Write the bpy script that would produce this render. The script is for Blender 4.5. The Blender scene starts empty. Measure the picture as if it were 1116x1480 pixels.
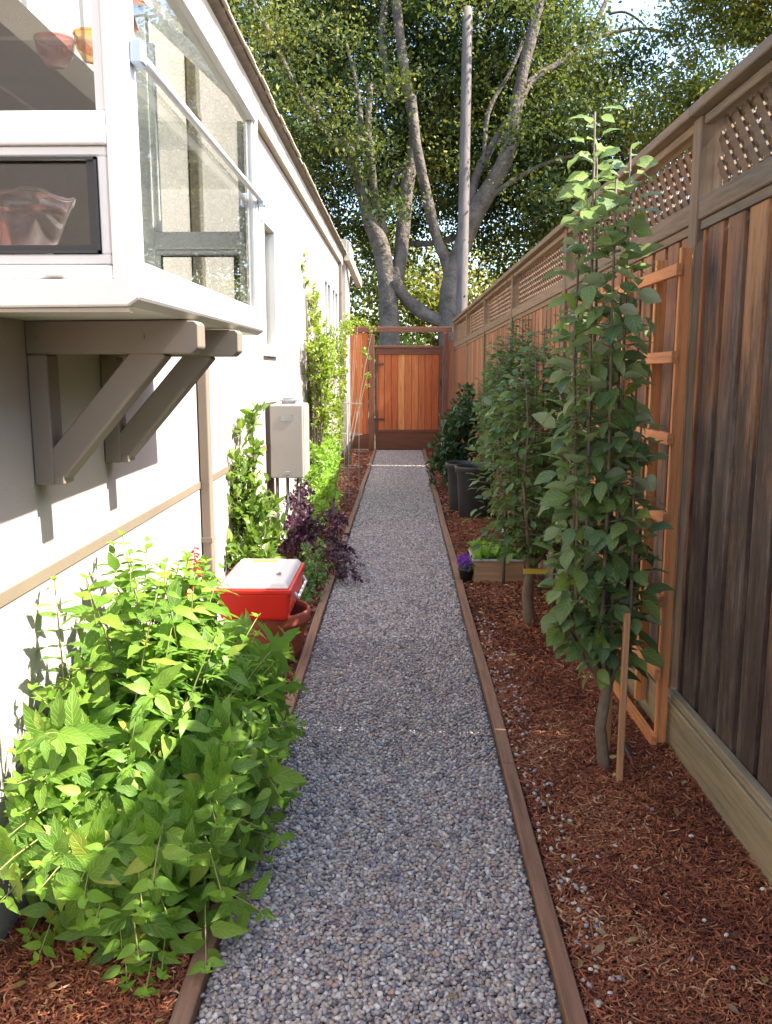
import bpy, math, random
import numpy as np
from mathutils import Vector, Matrix
PI = math.pi
random.seed(11)
RS = np.random.RandomState(7)
scene = bpy.context.scene
COL = scene.collection
H = 1.5
WX = -1.05
PITCH = math.atan(208 / 1250)
YAW = math.radians(1.085)

# ------------------------------------------------------------------ camera
cd = bpy.data.cameras.new("camera")
cam = bpy.data.objects.new("camera", cd); COL.objects.link(cam)
cam.location = (0, 0, H)
cam.rotation_euler = (PI / 2 - PITCH, 0, YAW)
cd.sensor_fit = 'VERTICAL'; cd.sensor_height = 24; cd.sensor_width = 18
cd.lens = 24 * 1250 / 1480
cd.clip_start = 0.05; cd.clip_end = 600
scene.camera = cam
CM = Matrix.LocRotScale(cam.location, cam.rotation_euler, None)

def P(x, y, zc):
    """photo pixel at a depth along the view axis -> world point"""
    return CM @ Vector(((x - 558) / 1250 * zc, -(y - 740) / 1250 * zc, -zc))

# ------------------------------------------------------------------ light
w = bpy.data.worlds.new("World"); scene.world = w; w.use_nodes = True
nt = w.node_tree; nt.nodes.clear()
sky = nt.nodes.new('ShaderNodeTexSky'); sky.sky_type = 'NISHITA'; sky.sun_disc = False
bg = nt.nodes.new('ShaderNodeBackground'); wo = nt.nodes.new('ShaderNodeOutputWorld')
nt.links.new(sky.outputs[0], bg.inputs[0]); nt.links.new(bg.outputs[0], wo.inputs[0])
bg.inputs[1].default_value = 0.15
TOSUN = Vector((1.0, -0.06, 1.17)).normalized()
el = math.asin(TOSUN.z); az = math.atan2(TOSUN.x, TOSUN.y)
sky.sun_elevation = el; sky.sun_rotation = az
sky.air_density = 1.0; sky.dust_density = 1.5; sky.ozone_density = 1.0
sd = bpy.data.lights.new("sun", 'SUN'); sd.energy = 4.6; sd.angle = math.radians(0.5); sd.color = (1, 0.94, 0.85)
sun = bpy.data.objects.new("sun", sd); COL.objects.link(sun)
sun.rotation_euler = (-TOSUN).to_track_quat('-Z', 'Y').to_euler(); sun.location = (8, -2, 12)
scene.view_settings.view_transform = 'Standard'; scene.view_settings.look = 'None'
scene.view_settings.exposure = 1.95; scene.view_settings.gamma = 1
cy = scene.cycles
cy.use_denoising = True; cy.max_bounces = 9; cy.diffuse_bounces = 5; cy.transparent_max_bounces = 12
cy.glossy_bounces = 3; cy.transmission_bounces = 5; cy.caustics_reflective = False; cy.caustics_refractive = False
cy.sample_clamp_indirect = 6

# ------------------------------------------------------------------ materials
def newmat(name):
    m = bpy.data.materials.new(name); m.use_nodes = True
    n = m.node_tree.nodes; n.clear()
    o = n.new('ShaderNodeOutputMaterial'); b = n.new('ShaderNodeBsdfPrincipled')
    m.node_tree.links.new(b.outputs[0], o.inputs[0])
    return m, m.node_tree, b, o
def N(t, typ, **kw):
    n = t.nodes.new(typ)
    for k, v in kw.items():
        if k.startswith('i_'):
            key = k[2:]; key = int(key) if key.isdigit() else key
            n.inputs[key].default_value = v
        else: setattr(n, k, v)
    return n
def ramp(t, stops, interp='LINEAR'):
    r = t.nodes.new('ShaderNodeValToRGB'); cr = r.color_ramp; cr.interpolation = interp
    while len(cr.elements) > 1: cr.elements.remove(cr.elements[-1])
    cr.elements[0].position = stops[0][0]; cr.elements[0].color = (*stops[0][1], 1)
    for p, c in stops[1:]:
        e = cr.elements.new(p); e.color = (*c, 1)
    return r
def mixc(t, a, b, fac, mode='MIX'):
    m = t.nodes.new('ShaderNodeMix'); m.data_type = 'RGBA'; m.blend_type = mode
    L = t.links.new
    for sock, v in ((m.inputs[0], fac), (m.inputs[6], a), (m.inputs[7], b)):
        if isinstance(v, bpy.types.NodeSocket): L(v, sock)
        elif isinstance(v, (int, float)): sock.default_value = v
        else: sock.default_value = (*v, 1)
    return m.outputs[2]

def paint(name, col, rough=0.5, var=0.12, scale=9, bump=0.15, dirt=(0.25, 0.2, 0.14), dirt_amt=0.25, fine=220, metal=0, bumpdist=0.003):
    m, t, b, o = newmat(name); L = t.links.new
    tc = N(t, 'ShaderNodeTexCoord')
    n1 = N(t, 'ShaderNodeTexNoise', i_Scale=scale, i_Detail=7.0, i_Roughness=0.65); L(tc.outputs['Object'], n1.inputs['Vector'])
    n2 = N(t, 'ShaderNodeTexNoise', i_Scale=scale * 0.35, i_Detail=4.0); L(tc.outputs['Object'], n2.inputs['Vector'])
    n3 = N(t, 'ShaderNodeTexNoise', i_Scale=fine, i_Detail=3.0); L(tc.outputs['Object'], n3.inputs['Vector'])
    r1 = ramp(t, [(0.3, tuple(c * (1 - var) for c in col)), (0.7, tuple(min(1, c * (1 + var * .6)) for c in col))]); L(n1.outputs[0], r1.inputs[0])
    r2 = ramp(t, [(0.5, (0, 0, 0)), (0.8, (dirt_amt,) * 3)]); L(n2.outputs[0], r2.inputs[0])
    c = mixc(t, r1.outputs[0], tuple(d * max(col) * 1.6 for d in dirt), r2.outputs[0])
    L(c, b.inputs['Base Color'])
    bp = N(t, 'ShaderNodeBump', i_Strength=bump, i_Distance=bumpdist); L(n3.outputs[0], bp.inputs['Height']); L(bp.outputs[0], b.inputs['Normal'])
    b.inputs['Roughness'].default_value = rough; b.inputs['Metallic'].default_value = metal
    return m

def wood(name, stops, axis='Z', rough=0.8, grain=60, weather=None, wamt=0.5, zfade=0.0, wscale=2.0):
    """stops: board-to-board colours; weather: second colour that spreads in streaks"""
    m, t, b, o = newmat(name); L = t.links.new
    tc = N(t, 'ShaderNodeTexCoord'); at = N(t, 'ShaderNodeAttribute', attribute_name='rnd')
    sc = {'X': (0.05, 1, 1), 'Y': (1, 0.05, 1), 'Z': (1, 1, 0.05)}[axis]
    off = N(t, 'ShaderNodeVectorMath', operation='SCALE'); off.inputs[0].default_value = (31, 17, 23); L(at.outputs['Fac'], off.inputs['Scale'])
    ad = N(t, 'ShaderNodeVectorMath', operation='ADD'); L(tc.outputs['Object'], ad.inputs[0]); L(off.outputs[0], ad.inputs[1])
    mp = N(t, 'ShaderNodeMapping'); mp.inputs['Scale'].default_value = sc; L(ad.outputs[0], mp.inputs['Vector'])
    g = N(t, 'ShaderNodeTexNoise', i_Scale=float(grain), i_Detail=6.0, i_Roughness=0.7, i_Distortion=0.3); L(mp.outputs[0], g.inputs['Vector'])
    base = ramp(t, stops); L(at.outputs['Fac'], base.inputs[0])
    gr = ramp(t, [(0.3, (0.35,) * 3), (0.5, (0.85,) * 3), (0.75, (1.25,) * 3)]); L(g.outputs[0], gr.inputs[0])
    c = mixc(t, base.outputs[0], gr.outputs[0], 0.75, 'MULTIPLY')
    if weather:
        mp2 = N(t, 'ShaderNodeMapping'); mp2.inputs['Scale'].default_value = {'X': (0.18, 1, 1), 'Y': (1, 0.18, 1), 'Z': (1, 1, 0.18)}[axis]; L(ad.outputs[0], mp2.inputs['Vector'])
        wn = N(t, 'ShaderNodeTexNoise', i_Scale=wscale * 4, i_Detail=8.0, i_Roughness=0.75); L(mp2.outputs[0], wn.inputs['Vector'])
        a2 = N(t, 'ShaderNodeAttribute', attribute_name='age')
        s = N(t, 'ShaderNodeMath', operation='ADD'); L(wn.outputs[0], s.inputs[0]); L(a2.outputs['Fac'], s.inputs[1])
        if zfade:                                     # rain splash and sprinkler staining: boards are greyer low down
            sz_ = N(t, 'ShaderNodeSeparateXYZ'); L(tc.outputs['Object'], sz_.inputs[0])
            zm = N(t, 'ShaderNodeMapRange', i_1=2.0, i_2=0.5, i_3=-.5 * zfade, i_4=zfade); L(sz_.outputs[2], zm.inputs[0])
            s2 = N(t, 'ShaderNodeMath', operation='ADD'); L(s.outputs[0], s2.inputs[0]); L(zm.outputs[0], s2.inputs[1]); s = s2
        wr = ramp(t, [(0.52, (0, 0, 0)), (0.70, (wamt,) * 3)]); L(s.outputs[0], wr.inputs[0])
        if zfade:                                     # pale lichen blotches
            ln = N(t, 'ShaderNodeTexNoise', i_Scale=7.0, i_Detail=9.0, i_Roughness=0.8); L(mp2.outputs[0], ln.inputs['Vector'])
            lr = ramp(t, [(0.60, (0, 0, 0)), (0.68, (0.55,) * 3)]); L(ln.outputs[0], lr.inputs[0])
            wv = ramp(t, [(0.38, (0.018, 0.014, 0.013)), (0.50, (0.060, 0.047, 0.042)), (0.64, (0.19, 0.155, 0.13))]); L(ln.outputs[0], wv.inputs[0])
            weather = mixc(t, wv.outputs[0], (0.25, 0.21, 0.17), lr.outputs[0])
        wg = mixc(t, weather, gr.outputs[0], 0.7, 'MULTIPLY')
        c = mixc(t, c, wg, wr.outputs[0])
    L(c, b.inputs['Base Color'])
    bp = N(t, 'ShaderNodeBump', i_Strength=0.5, i_Distance=0.002); L(g.outputs[0], bp.inputs['Height']); L(bp.outputs[0], b.inputs['Normal'])
    b.inputs['Roughness'].default_value = rough
    return m

def leafmat(name, stops, under=None, rough=0.42, trans=0.35, transcol=(0.35, 0.6, 0.05), veins=0.0, spec=0.5, freq=9.0):
    """reads attribute leaf = (along, across, random)"""
    m, t, b, o = newmat(name); L = t.links.new
    at = N(t, 'ShaderNodeAttribute', attribute_name='leaf')
    sp = N(t, 'ShaderNodeSeparateXYZ'); L(at.outputs['Vector'], sp.inputs[0])
    r = ramp(t, stops); L(sp.outputs[2], r.inputs[0]); c = r.outputs[0]
    if veins > 0:
        ab = N(t, 'ShaderNodeMath', operation='ABSOLUTE'); L(sp.outputs[1], ab.inputs[0])
        ma = N(t, 'ShaderNodeMath', operation='MULTIPLY_ADD', i_1=-0.32); L(ab.outputs[0], ma.inputs[0]); L(sp.outputs[0], ma.inputs[2])
        mu = N(t, 'ShaderNodeMath', operation='MULTIPLY', i_1=freq * 2 * PI); L(ma.outputs[0], mu.inputs[0])
        si = N(t, 'ShaderNodeMath', operation='SINE'); L(mu.outputs[0], si.inputs[0])
        vr = ramp(t, [(0.80, (0, 0, 0)), (0.98, (1, 1, 1))]); 
        rm = N(t, 'ShaderNodeMapRange', i_1=-1.0, i_2=1.0); L(si.outputs[0], rm.inputs[0]); L(rm.outputs[0], vr.inputs[0])
        mr = ramp(t, [(0.03, (1, 1, 1)), (0.09, (0, 0, 0))]); L(ab.outputs[0], mr.inputs[0])
        mx = mixc(t, vr.outputs[0], mr.outputs[0], 1.0, 'LIGHTEN')
        fac = N(t, 'ShaderNodeMath', operation='MULTIPLY', i_1=veins); L(mx, fac.inputs[0])
        c = mixc(t, c, tuple(min(1, x * 1.9 + 0.02) for x in stops[-1][1]), fac.outputs[0])
        bp = N(t, 'ShaderNodeBump', i_Strength=0.6, i_Distance=0.0015); bp.invert = True
        L(mx, bp.inputs['Height']); L(bp.outputs[0], b.inputs['Normal'])
    if under:
        ge = N(t, 'ShaderNodeNewGeometry'); c = mixc(t, c, under, ge.outputs['Backfacing'])
    L(c, b.inputs['Base Color'])
    b.inputs['Roughness'].default_value = rough; b.inputs['Specular IOR Level'].default_value = spec
    tr = N(t, 'ShaderNodeBsdfTranslucent')
    tcc = mixc(t, c, transcol, 0.55); L(tcc, tr.inputs[0])
    ms = N(t, 'ShaderNodeMixShader', i_0=trans); L(b.outputs[0], ms.inputs[1]); L(tr.outputs[0], ms.inputs[2]); L(ms.outputs[0], o.inputs[0])
    return m

def plain(name, col, rough=0.5, metal=0.0, var=0.1):
    return paint(name, col, rough=rough, var=var, scale=14, bump=0.08, dirt_amt=0.12, metal=metal)

def speck(name, stops, rough=0.8):
    """colour from the per-piece attribute rnd"""
    m, t, b, o = newmat(name); L = t.links.new
    at = N(t, 'ShaderNodeAttribute', attribute_name='rnd'); r = ramp(t, stops, 'CONSTANT' if len(stops) > 5 else 'LINEAR'); L(at.outputs['Fac'], r.inputs[0])
    tc = N(t, 'ShaderNodeTexCoord'); n = N(t, 'ShaderNodeTexNoise', i_Scale=160.0, i_Detail=3.0); L(tc.outputs['Object'], n.inputs['Vector'])
    g = ramp(t, [(0.3, (0.7,) * 3), (0.7, (1.2,) * 3)]); L(n.outputs[0], g.inputs[0])
    L(mixc(t, r.outputs[0], g.outputs[0], 0.8, 'MULTIPLY'), b.inputs['Base Color']); b.inputs['Roughness'].default_value = rough
    return m

M = {}
M['stucco'] = paint('cream_stucco', (0.44, 0.385, 0.345), rough=0.9, var=0.05, scale=5, bump=0.5, fine=160, dirt_amt=0.10)
M['trim'] = paint('beige_trim', (0.22, 0.18, 0.137), rough=0.6, var=0.06, scale=6, bump=0.1, dirt_amt=0.12)
M['belt'] = paint('belt_shade_beige', (0.20, 0.155, 0.105), rough=0.7, var=0.1, scale=6, bump=0.1, dirt_amt=0.15)  # beige tone paints the shade below the wall's projecting course
M['fascia'] = paint('cream_fascia', (0.42, 0.36, 0.28), rough=0.6, var=0.08, scale=6, bump=0.1, dirt_amt=0.2)
M['vinyl'] = paint('white_vinyl', (0.68, 0.66, 0.63), rough=0.35, var=0.03, scale=6, bump=0.04, dirt_amt=0.08)
M['sash'] = paint('grey_sash', (0.30, 0.29, 0.28), rough=0.4, var=0.05, bump=0.05)
M['gasket'] = plain('black_gasket', (0.03, 0.03, 0.03), 0.5)
M['shingle'] = paint('roof_shingle', (0.20, 0.16, 0.13), rough=0.95, var=0.35, scale=20, bump=0.6, fine=90)
M['interior'] = paint('interior_plaster', (0.30, 0.225, 0.16), rough=0.9, var=0.08)
M['steel'] = plain('galvanised_steel', (0.35, 0.36, 0.37), 0.4, 0.7)
M['bluemetal'] = plain('pale_blue_metal', (0.45, 0.55, 0.68), 0.35, 0.2)
M['boxpaint'] = paint('meter_box_paint', (0.34, 0.32, 0.275), rough=0.5, var=0.04, bump=0.05)
M['darkmetal'] = plain('dark_brown_metal', (0.06, 0.045, 0.035), 0.6)
M['post'] = wood('weathered_post', [(0, (0.17, 0.105, 0.06)), (1, (0.21, 0.135, 0.075))], 'Z', weather=(0.13, 0.105, 0.08), wamt=0.7)
M['board'] = wood('fence_board', [(0, (0.25, 0.090, 0.035)), (0.35, (0.36, 0.155, 0.065)), (0.7, (0.25, 0.11, 0.05)), (1, (0.40, 0.20, 0.09))], 'Z', weather=(0.060, 0.050, 0.045), wamt=0.92, zfade=0.20)
M['rail'] = wood('fence_rail', [(0, (0.19, 0.125, 0.072)), (1, (0.25, 0.17, 0.10))], 'Y', weather=(0.15, 0.128, 0.098), wamt=0.85)
M['lath'] = wood('lattice_lath', [(0, (0.14, 0.075, 0.038)), (1, (0.20, 0.11, 0.055))], 'Y', weather=(0.11, 0.085, 0.06), wamt=0.7)
M['kick'] = wood('treated_kickboard', [(0, (0.30, 0.25, 0.15)), (1, (0.36, 0.30, 0.19))], 'Y', weather=(0.26, 0.23, 0.17), wamt=0.8)
M['redwood'] = wood('redwood_board', [(0, (0.50, 0.12, 0.035)), (0.5, (0.68, 0.23, 0.07)), (0.8, (0.58, 0.16, 0.05)), (1, (0.75, 0.31, 0.10))], 'Z', grain=45)
M['gatetrim'] = wood('stained_frame', [(0, (0.17, 0.065, 0.035)), (1, (0.22, 0.085, 0.045))], 'X')
M['gatepost'] = wood('stained_post', [(0, (0.20, 0.08, 0.045)), (1, (0.26, 0.11, 0.06))], 'Z')
M['trellis'] = wood('cedar_trellis', [(0, (0.66, 0.25, 0.085)), (1, (0.74, 0.32, 0.12))], 'Z', grain=50)
M['rung'] = wood('cedar_rung', [(0, (0.60, 0.23, 0.08)), (1, (0.70, 0.30, 0.12))], 'Y', grain=50)
M['edging'] = wood('edging_timber', [(0, (0.25, 0.13, 0.075)), (1, (0.31, 0.17, 0.10))], 'Y', weather=(0.20, 0.15, 0.12), wamt=0.5)
M['pole'] = wood('grey_pole', [(0, (0.15, 0.12, 0.105)), (1, (0.17, 0.14, 0.12))], 'Z', grain=16, weather=(0.19, 0.175, 0.175), wamt=0.7)
M['stake'] = wood('stake_wood', [(0, (0.42, 0.22, 0.10)), (1, (0.50, 0.27, 0.13))], 'Z')

def glass(name, tint=(1, 1, 1), refl=1.0, rough=0.0):
    m, t, b, o = newmat(name); L = t.links.new
    tr = N(t, 'ShaderNodeBsdfTransparent'); tr.inputs[0].default_value = (*tint, 1)
    gl = N(t, 'ShaderNodeBsdfGlossy'); gl.inputs['Roughness'].default_value = rough
    tc = N(t, 'ShaderNodeTexCoord'); n = N(t, 'ShaderNodeTexNoise', i_Scale=1.7, i_Detail=2.0); L(tc.outputs['Object'], n.inputs['Vector'])
    bp = N(t, 'ShaderNodeBump', i_Strength=0.05, i_Distance=0.02); L(n.outputs[0], bp.inputs['Height']); L(bp.outputs[0], gl.inputs['Normal'])
    f = N(t, 'ShaderNodeLayerWeight'); f.inputs[0].default_value = 0.5
    pw = N(t, 'ShaderNodeMath', operation='POWER', i_1=4.0); L(f.outputs['Facing'], pw.inputs[0])
    mu = N(t, 'ShaderNodeMath', operation='MULTIPLY_ADD', i_1=refl, i_2=0.05 * refl); mu.use_clamp = True
    L(pw.outputs[0], mu.inputs[0]); ms = N(t, 'ShaderNodeMixShader'); L(mu.outputs[0], ms.inputs[0]); L(tr.outputs[0], ms.inputs[1]); L(gl.outputs[0], ms.inputs[2]); L(ms.outputs[0], o.inputs[0])
    return m
M['glass'] = glass('window_glass', (0.965, 0.98, 0.965), 0.8)
M['pinkglass'] = glass('pink_glass', (0.80, 0.52, 0.50), 0.9)
M['amberglass'] = glass('amber_glass', (0.9, 0.65, 0.35), 1.0)

def ground_mat(name, stops, scale, bump, bscale, rough=0.95, dist=0.01):
    m, t, b, o = newmat(name); L = t.links.new
    tc = N(t, 'ShaderNodeTexCoord')
    n = N(t, 'ShaderNodeTexNoise', i_Scale=scale, i_Detail=8.0, i_Roughness=0.7); L(tc.outputs['Object'], n.inputs['Vector'])
    r = ramp(t, stops); L(n.outputs[0], r.inputs[0]); L(r.outputs[0], b.inputs['Base Color'])
    v = N(t, 'ShaderNodeTexVoronoi', i_Scale=bscale); L(tc.outputs['Object'], v.inputs['Vector'])
    bp = N(t, 'ShaderNodeBump', i_Strength=bump, i_Distance=dist); L(v.outputs['Distance'], bp.inputs['Height']); L(bp.outputs[0], b.inputs['Normal'])
    b.inputs['Roughness'].default_value = rough
    return m
M['soil'] = ground_mat('garden_soil', [(0.3, (0.06, 0.045, 0.03)), (0.7, (0.14, 0.11, 0.07))], 3, 0.5, 40)
M['mulchbed'] = ground_mat('mulch_bed', [(0.3, (0.035, 0.012, 0.008)), (0.7, (0.12, 0.04, 0.022))], 60, 0.8, 90)
M['gravelbed'] = ground_mat('gravel_bed', [(0.3, (0.09, 0.085, 0.085)), (0.7, (0.26, 0.25, 0.24))], 90, 1.0, 110)
M['pebble'] = speck('pebbles', [(0, (0.38, 0.34, 0.31)), (0.2, (0.22, 0.20, 0.21)), (0.33, (0.50, 0.46, 0.42)), (0.48, (0.34, 0.28, 0.26)), (0.60, (0.46, 0.36, 0.28)), (0.72, (0.29, 0.28, 0.31)), (0.80, (0.62, 0.58, 0.53)), (0.88, (0.14, 0.13, 0.14)), (0.95, (0.42, 0.28, 0.23))], 0.55)
M['shred'] = speck('bark_shreds', [(0, (0.085, 0.022, 0.013)), (0.35, (0.22, 0.060, 0.027)), (0.7, (0.37, 0.120, 0.050)), (0.93, (0.42, 0.16, 0.07)), (1, (0.55, 0.33, 0.17))], 0.8)

# ------------------------------------------------------------------ mesh helpers
def tag(o, label=None, cat=None, group=None, kind=None):
    if label: o['label'] = label
    if cat: o['category'] = cat
    if group: o['group'] = group
    if kind: o['kind'] = kind
    return o
def thing(name, label, cat, loc=(0, 0, 0), group=None):
    o = bpy.data.objects.new(name, None); COL.objects.link(o); o.location = loc
    o.empty_display_size = 0.1
    return tag(o, label, cat, group)
def link(name, me, mat, parent=None, smooth=False):
    o = bpy.data.objects.new(name, me); COL.objects.link(o)
    if mat: me.materials.append(mat)
    if parent:
        o.parent = parent
        pw = Vector((0, 0, 0)); q = parent
        while q: pw += q.location; q = q.parent
        o.location = -pw          # meshes are written in world coordinates
    if smooth: me.shade_smooth()
    return o

class MB:
    def __init__(s): s.v = []; s.f = []; s.r = []; s.a = []; s.rnd = 0.5; s.age = 0.0
    def add(s, vs, fs):
        k = len(s.v); s.v += [tuple(p) for p in vs]; s.f += [[k + i for i in f] for f in fs]
        s.r += [s.rnd] * len(vs); s.a += [s.age] * len(vs)
    def box(s, x0, x1, y0, y1, z0, z1):
        s.add([(x0, y0, z0), (x1, y0, z0), (x1, y1, z0), (x0, y1, z0), (x0, y0, z1), (x1, y0, z1), (x1, y1, z1), (x0, y1, z1)],
              [(0, 3, 2, 1), (4, 5, 6, 7), (0, 1, 5, 4), (1, 2, 6, 5), (2, 3, 7, 6), (3, 0, 4, 7)])
    def bar(s, a, b, wdt, thk, up=(0, 0, 1)):
        a = Vector(a); b = Vector(b); d = (b - a).normalized(); up = Vector(up)
        sx = d.cross(up).normalized(); u = sx.cross(d).normalized()
        vs = []
        for p in (a, b):
            for i, j in ((-1, -1), (1, -1), (1, 1), (-1, 1)):
                vs.append(p + sx * (i * wdt / 2) + u * (j * thk / 2))
        s.add(vs, [(0, 1, 2, 3), (7, 6, 5, 4), (0, 4, 5, 1), (1, 5, 6, 2), (2, 6, 7, 3), (3, 7, 4, 0)])
    def tube(s, pts, rad, n=8, cap=True):
        pts = [Vector(p) for p in pts]
        if not hasattr(rad, '__len__'): rad = [rad] * len(pts)
        vs = []; up = Vector((0.13, 0.31, 0.94))
        prev = None
        for i, p in enumerate(pts):
            d = (pts[min(i + 1, len(pts) - 1)] - pts[max(i - 1, 0)]).normalized()
            if prev is None:
                sx = d.cross(up)
                if sx.length < 1e-3: sx = d.cross(Vector((1, 0, 0)))
                sx.normalize()
            else: sx = (prev - d * prev.dot(d)).normalized()
            prev = sx; sy = d.cross(sx)
            for k in range(n):
                a = 2 * PI * k / n; vs.append(p + (sx * math.cos(a) + sy * math.sin(a)) * rad[i])
        fs = []
        for i in range(len(pts) - 1):
            for k in range(n):
                k2 = (k + 1) % n; fs.append((i * n + k, i * n + k2, (i + 1) * n + k2, (i + 1) * n + k))
        if cap: fs.append(tuple(range(n))[::-1]); fs.append(tuple((len(pts) - 1) * n + k for k in range(n)))
        s.add(vs, fs)
    def lathe(s, prof, c, n=28, sx=1, sy=1):
        vs = []; fs = []
        for r, z in prof:
            for k in range(n):
                a = 2 * PI * k / n; vs.append((c[0] + r * math.cos(a) * sx, c[1] + r * math.sin(a) * sy, c[2] + z))
        for i in range(len(prof) - 1):
            for k in range(n):
                k2 = (k + 1) % n; fs.append((i * n + k, i * n + k2, (i + 1) * n + k2, (i + 1) * n + k))
        s.add(vs, fs)
    def build(s, name, mat, parent=None, smooth=False, bevel=0.0, seg=1):
        me = bpy.data.meshes.new(name); me.from_pydata(s.v, [], s.f)
        at = me.attributes.new('rnd', 'FLOAT', 'POINT'); at.data.foreach_set('value', s.r)
        at = me.attributes.new('age', 'FLOAT', 'POINT'); at.data.foreach_set('value', s.a)
        me.update()
        o = link(name, me, mat, parent, smooth)
        if bevel:
            b = o.modifiers.new('bevel', 'BEVEL'); b.width = bevel; b.segments = seg; b.limit_method = 'ANGLE'; b.angle_limit = 0.6
        return o

def npmesh(name, V, F, mat, parent=None, attrs=None, smooth=True):
    """V (n,3); F (m,k) constant face size; attrs name->(kind, array)"""
    me = bpy.data.meshes.new(name); n = len(V); m, k = F.shape
    me.vertices.add(n); me.vertices.foreach_set('co', np.ascontiguousarray(V, dtype=np.float32).ravel())
    me.loops.add(m * k); me.loops.foreach_set('vertex_index', np.ascontiguousarray(F, dtype=np.int32).ravel())
    me.polygons.add(m); me.polygons.foreach_set('loop_start', np.arange(0, m * k, k, dtype=np.int32))
    if smooth: me.polygons.foreach_set('use_smooth', np.ones(m, dtype=bool))
    me.update(calc_edges=True)
    for nm, (kd, arr) in (attrs or {}).items():
        at = me.attributes.new(nm, kd, 'POINT')
        at.data.foreach_set('vector' if kd == 'FLOAT_VECTOR' else 'value', np.ascontiguousarray(arr, dtype=np.float32).ravel())
    return link(name, me, mat, parent)

def unit(a): return a / np.maximum(np.linalg.norm(a, axis=1, keepdims=True), 1e-9)

def tmpl_ovate(k=5, fold=0.25, droop=0.25, peak=0.4, tip=1.0, wave=0.0):
    """grid of k+1 stations x 3, quads"""
    vs = []
    for i in range(k + 1):
        u = i / k
        wd = (math.sin(PI * u ** (math.log(0.5) / math.log(peak))) ** 0.85) if 0 < u < 1 else 0.0
        if u > peak: wd *= (1 - 0.25 * tip * (u - peak) / (1 - peak))
        for v in (-1, 0, 1): vs.append((u, v * wd, v * 0.999 if True else 0, i))
    fs = [(3 * i + j, 3 * i + j + 1, 3 * i + j + 4, 3 * i + j + 3) for i in range(k) for j in (0, 1)]
    T = np.array([(a, b, fold * abs(b), c) for a, b, c, i in vs])
    T = np.concatenate([T, np.array([[wave * math.sin(i * 2.3) * abs(v[2])] for v, i in zip(vs, [x[3] for x in vs])])], axis=1)
    return T, np.array(fs), droop
T_SALVIA = tmpl_ovate(7, 0.20, 0.30, 0.36, 1.0, 0.10)
T_APPLE = tmpl_ovate(5, 0.28, 0.30, 0.48, 0.3, 0.12)
T_SMALL = tmpl_ovate(3, 0.20, 0.15, 0.45, 0.3)
T_LAUREL = tmpl_ovate(4, 0.25, 0.12, 0.5, 0.2)
T_QUAD = (np.array([(0, 0, 0, 0, 0), (0.5, -1, 0.15, -1, 0), (1, 0, 0, 0, 0), (0.5, 1, 0.15, 1, 0)], float), np.array([(0, 1, 2, 3)]), 0.0)

def leaves(name, mat, parent, pos, dirs, norm, length, width, T, rnd=None):
    pos = np.asarray(pos, float); n = len(pos)
    D = unit(np.asarray(dirs, float)); U = np.asarray(norm, float)
    S = unit(np.cross(D, U)); Nn = np.cross(S, D)
    L = np.broadcast_to(np.asarray(length, float), (n,))[:, None, None]; W = np.broadcast_to(np.asarray(width, float), (n,))[:, None, None] / 2
    t, f, droop = T; kv = len(t)
    dr = droop * (0.4 + 1.2 * RS.rand(n))[:, None, None]
    V = pos[:, None, :] + D[:, None, :] * L * t[None, :, 0, None] + S[:, None, :] * W * t[None, :, 1, None] \
        + Nn[:, None, :] * (W * (t[None, :, 2, None] + t[None, :, 4, None]) - dr * L * t[None, :, 0, None] ** 2)
    F = f[None] + (np.arange(n) * kv)[:, None, None]
    if rnd is None: rnd = RS.rand(n)
    A = np.zeros((n, kv, 3)); A[:, :, 0] = t[None, :, 0]; A[:, :, 1] = t[None, :, 3]; A[:, :, 2] = np.clip(rnd, 0.001, 0.999)[:, None]
    return npmesh(name, V.reshape(-1, 3), F.reshape(-1, f.shape[1]), mat, parent, {'leaf': ('FLOAT_VECTOR', A.reshape(-1, 3))})

def rdir(n, up=0.0):
    d = RS.normal(size=(n, 3)); d[:, 2] += up; return unit(d)

# ------------------------------------------------------------------ ground, beds, path
mb = MB(); mb.add([(-300, -300, 0), (300, -300, 0), (300, 300, 0), (-300, 300, 0)], [(0, 1, 2, 3)])
tag(mb.build('ground', M['soil']), kind='structure')
def fx(y): return 1.125 - 0.0122 * y            # fence face line
def sheet(name, fl, fr, y0, y1, z, mat, ny=80, nx=6, bump=0.0):
    vs = []; fs = []
    for j in range(ny + 1):
        y = y0 + (y1 - y0) * j / ny
        for i in range(nx + 1):
            x = fl(y) + (fr(y) - fl(y)) * i / nx
            zz = z + (bump * (random.random() - 0.3) if 0 < i < nx else 0)
            vs.append((x, y, zz))
    for j in range(ny):
        for i in range(nx):
            a = j * (nx + 1) + i; fs.append((a, a + 1, a + nx + 2, a + nx + 1))
    m = MB(); m.add(vs, fs); return tag(m.build(name, mat, smooth=True), kind='structure')
PL = lambda y: -0.475
PR = lambda y: 0.380 - 0.0006 * y
sheet('gravel_path', lambda y: PL(y) + .001, lambda y: PR(y) - .001, -3, 15.9, 0.006, M['gravelbed'], 120, 8, 0.006)
sheet('mulch_bed', lambda y: PR(y) + 0.05, lambda y: fx(y) + 0.01, -3, 15.8, 0.010, M['mulchbed'], 150, 8, 0.02)
sheet('mulch_bed', lambda y: WX + .001, lambda y: PL(y) - 0.05, -3, 15.8, 0.010, M['mulchbed'], 150, 8, 0.02)
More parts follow.
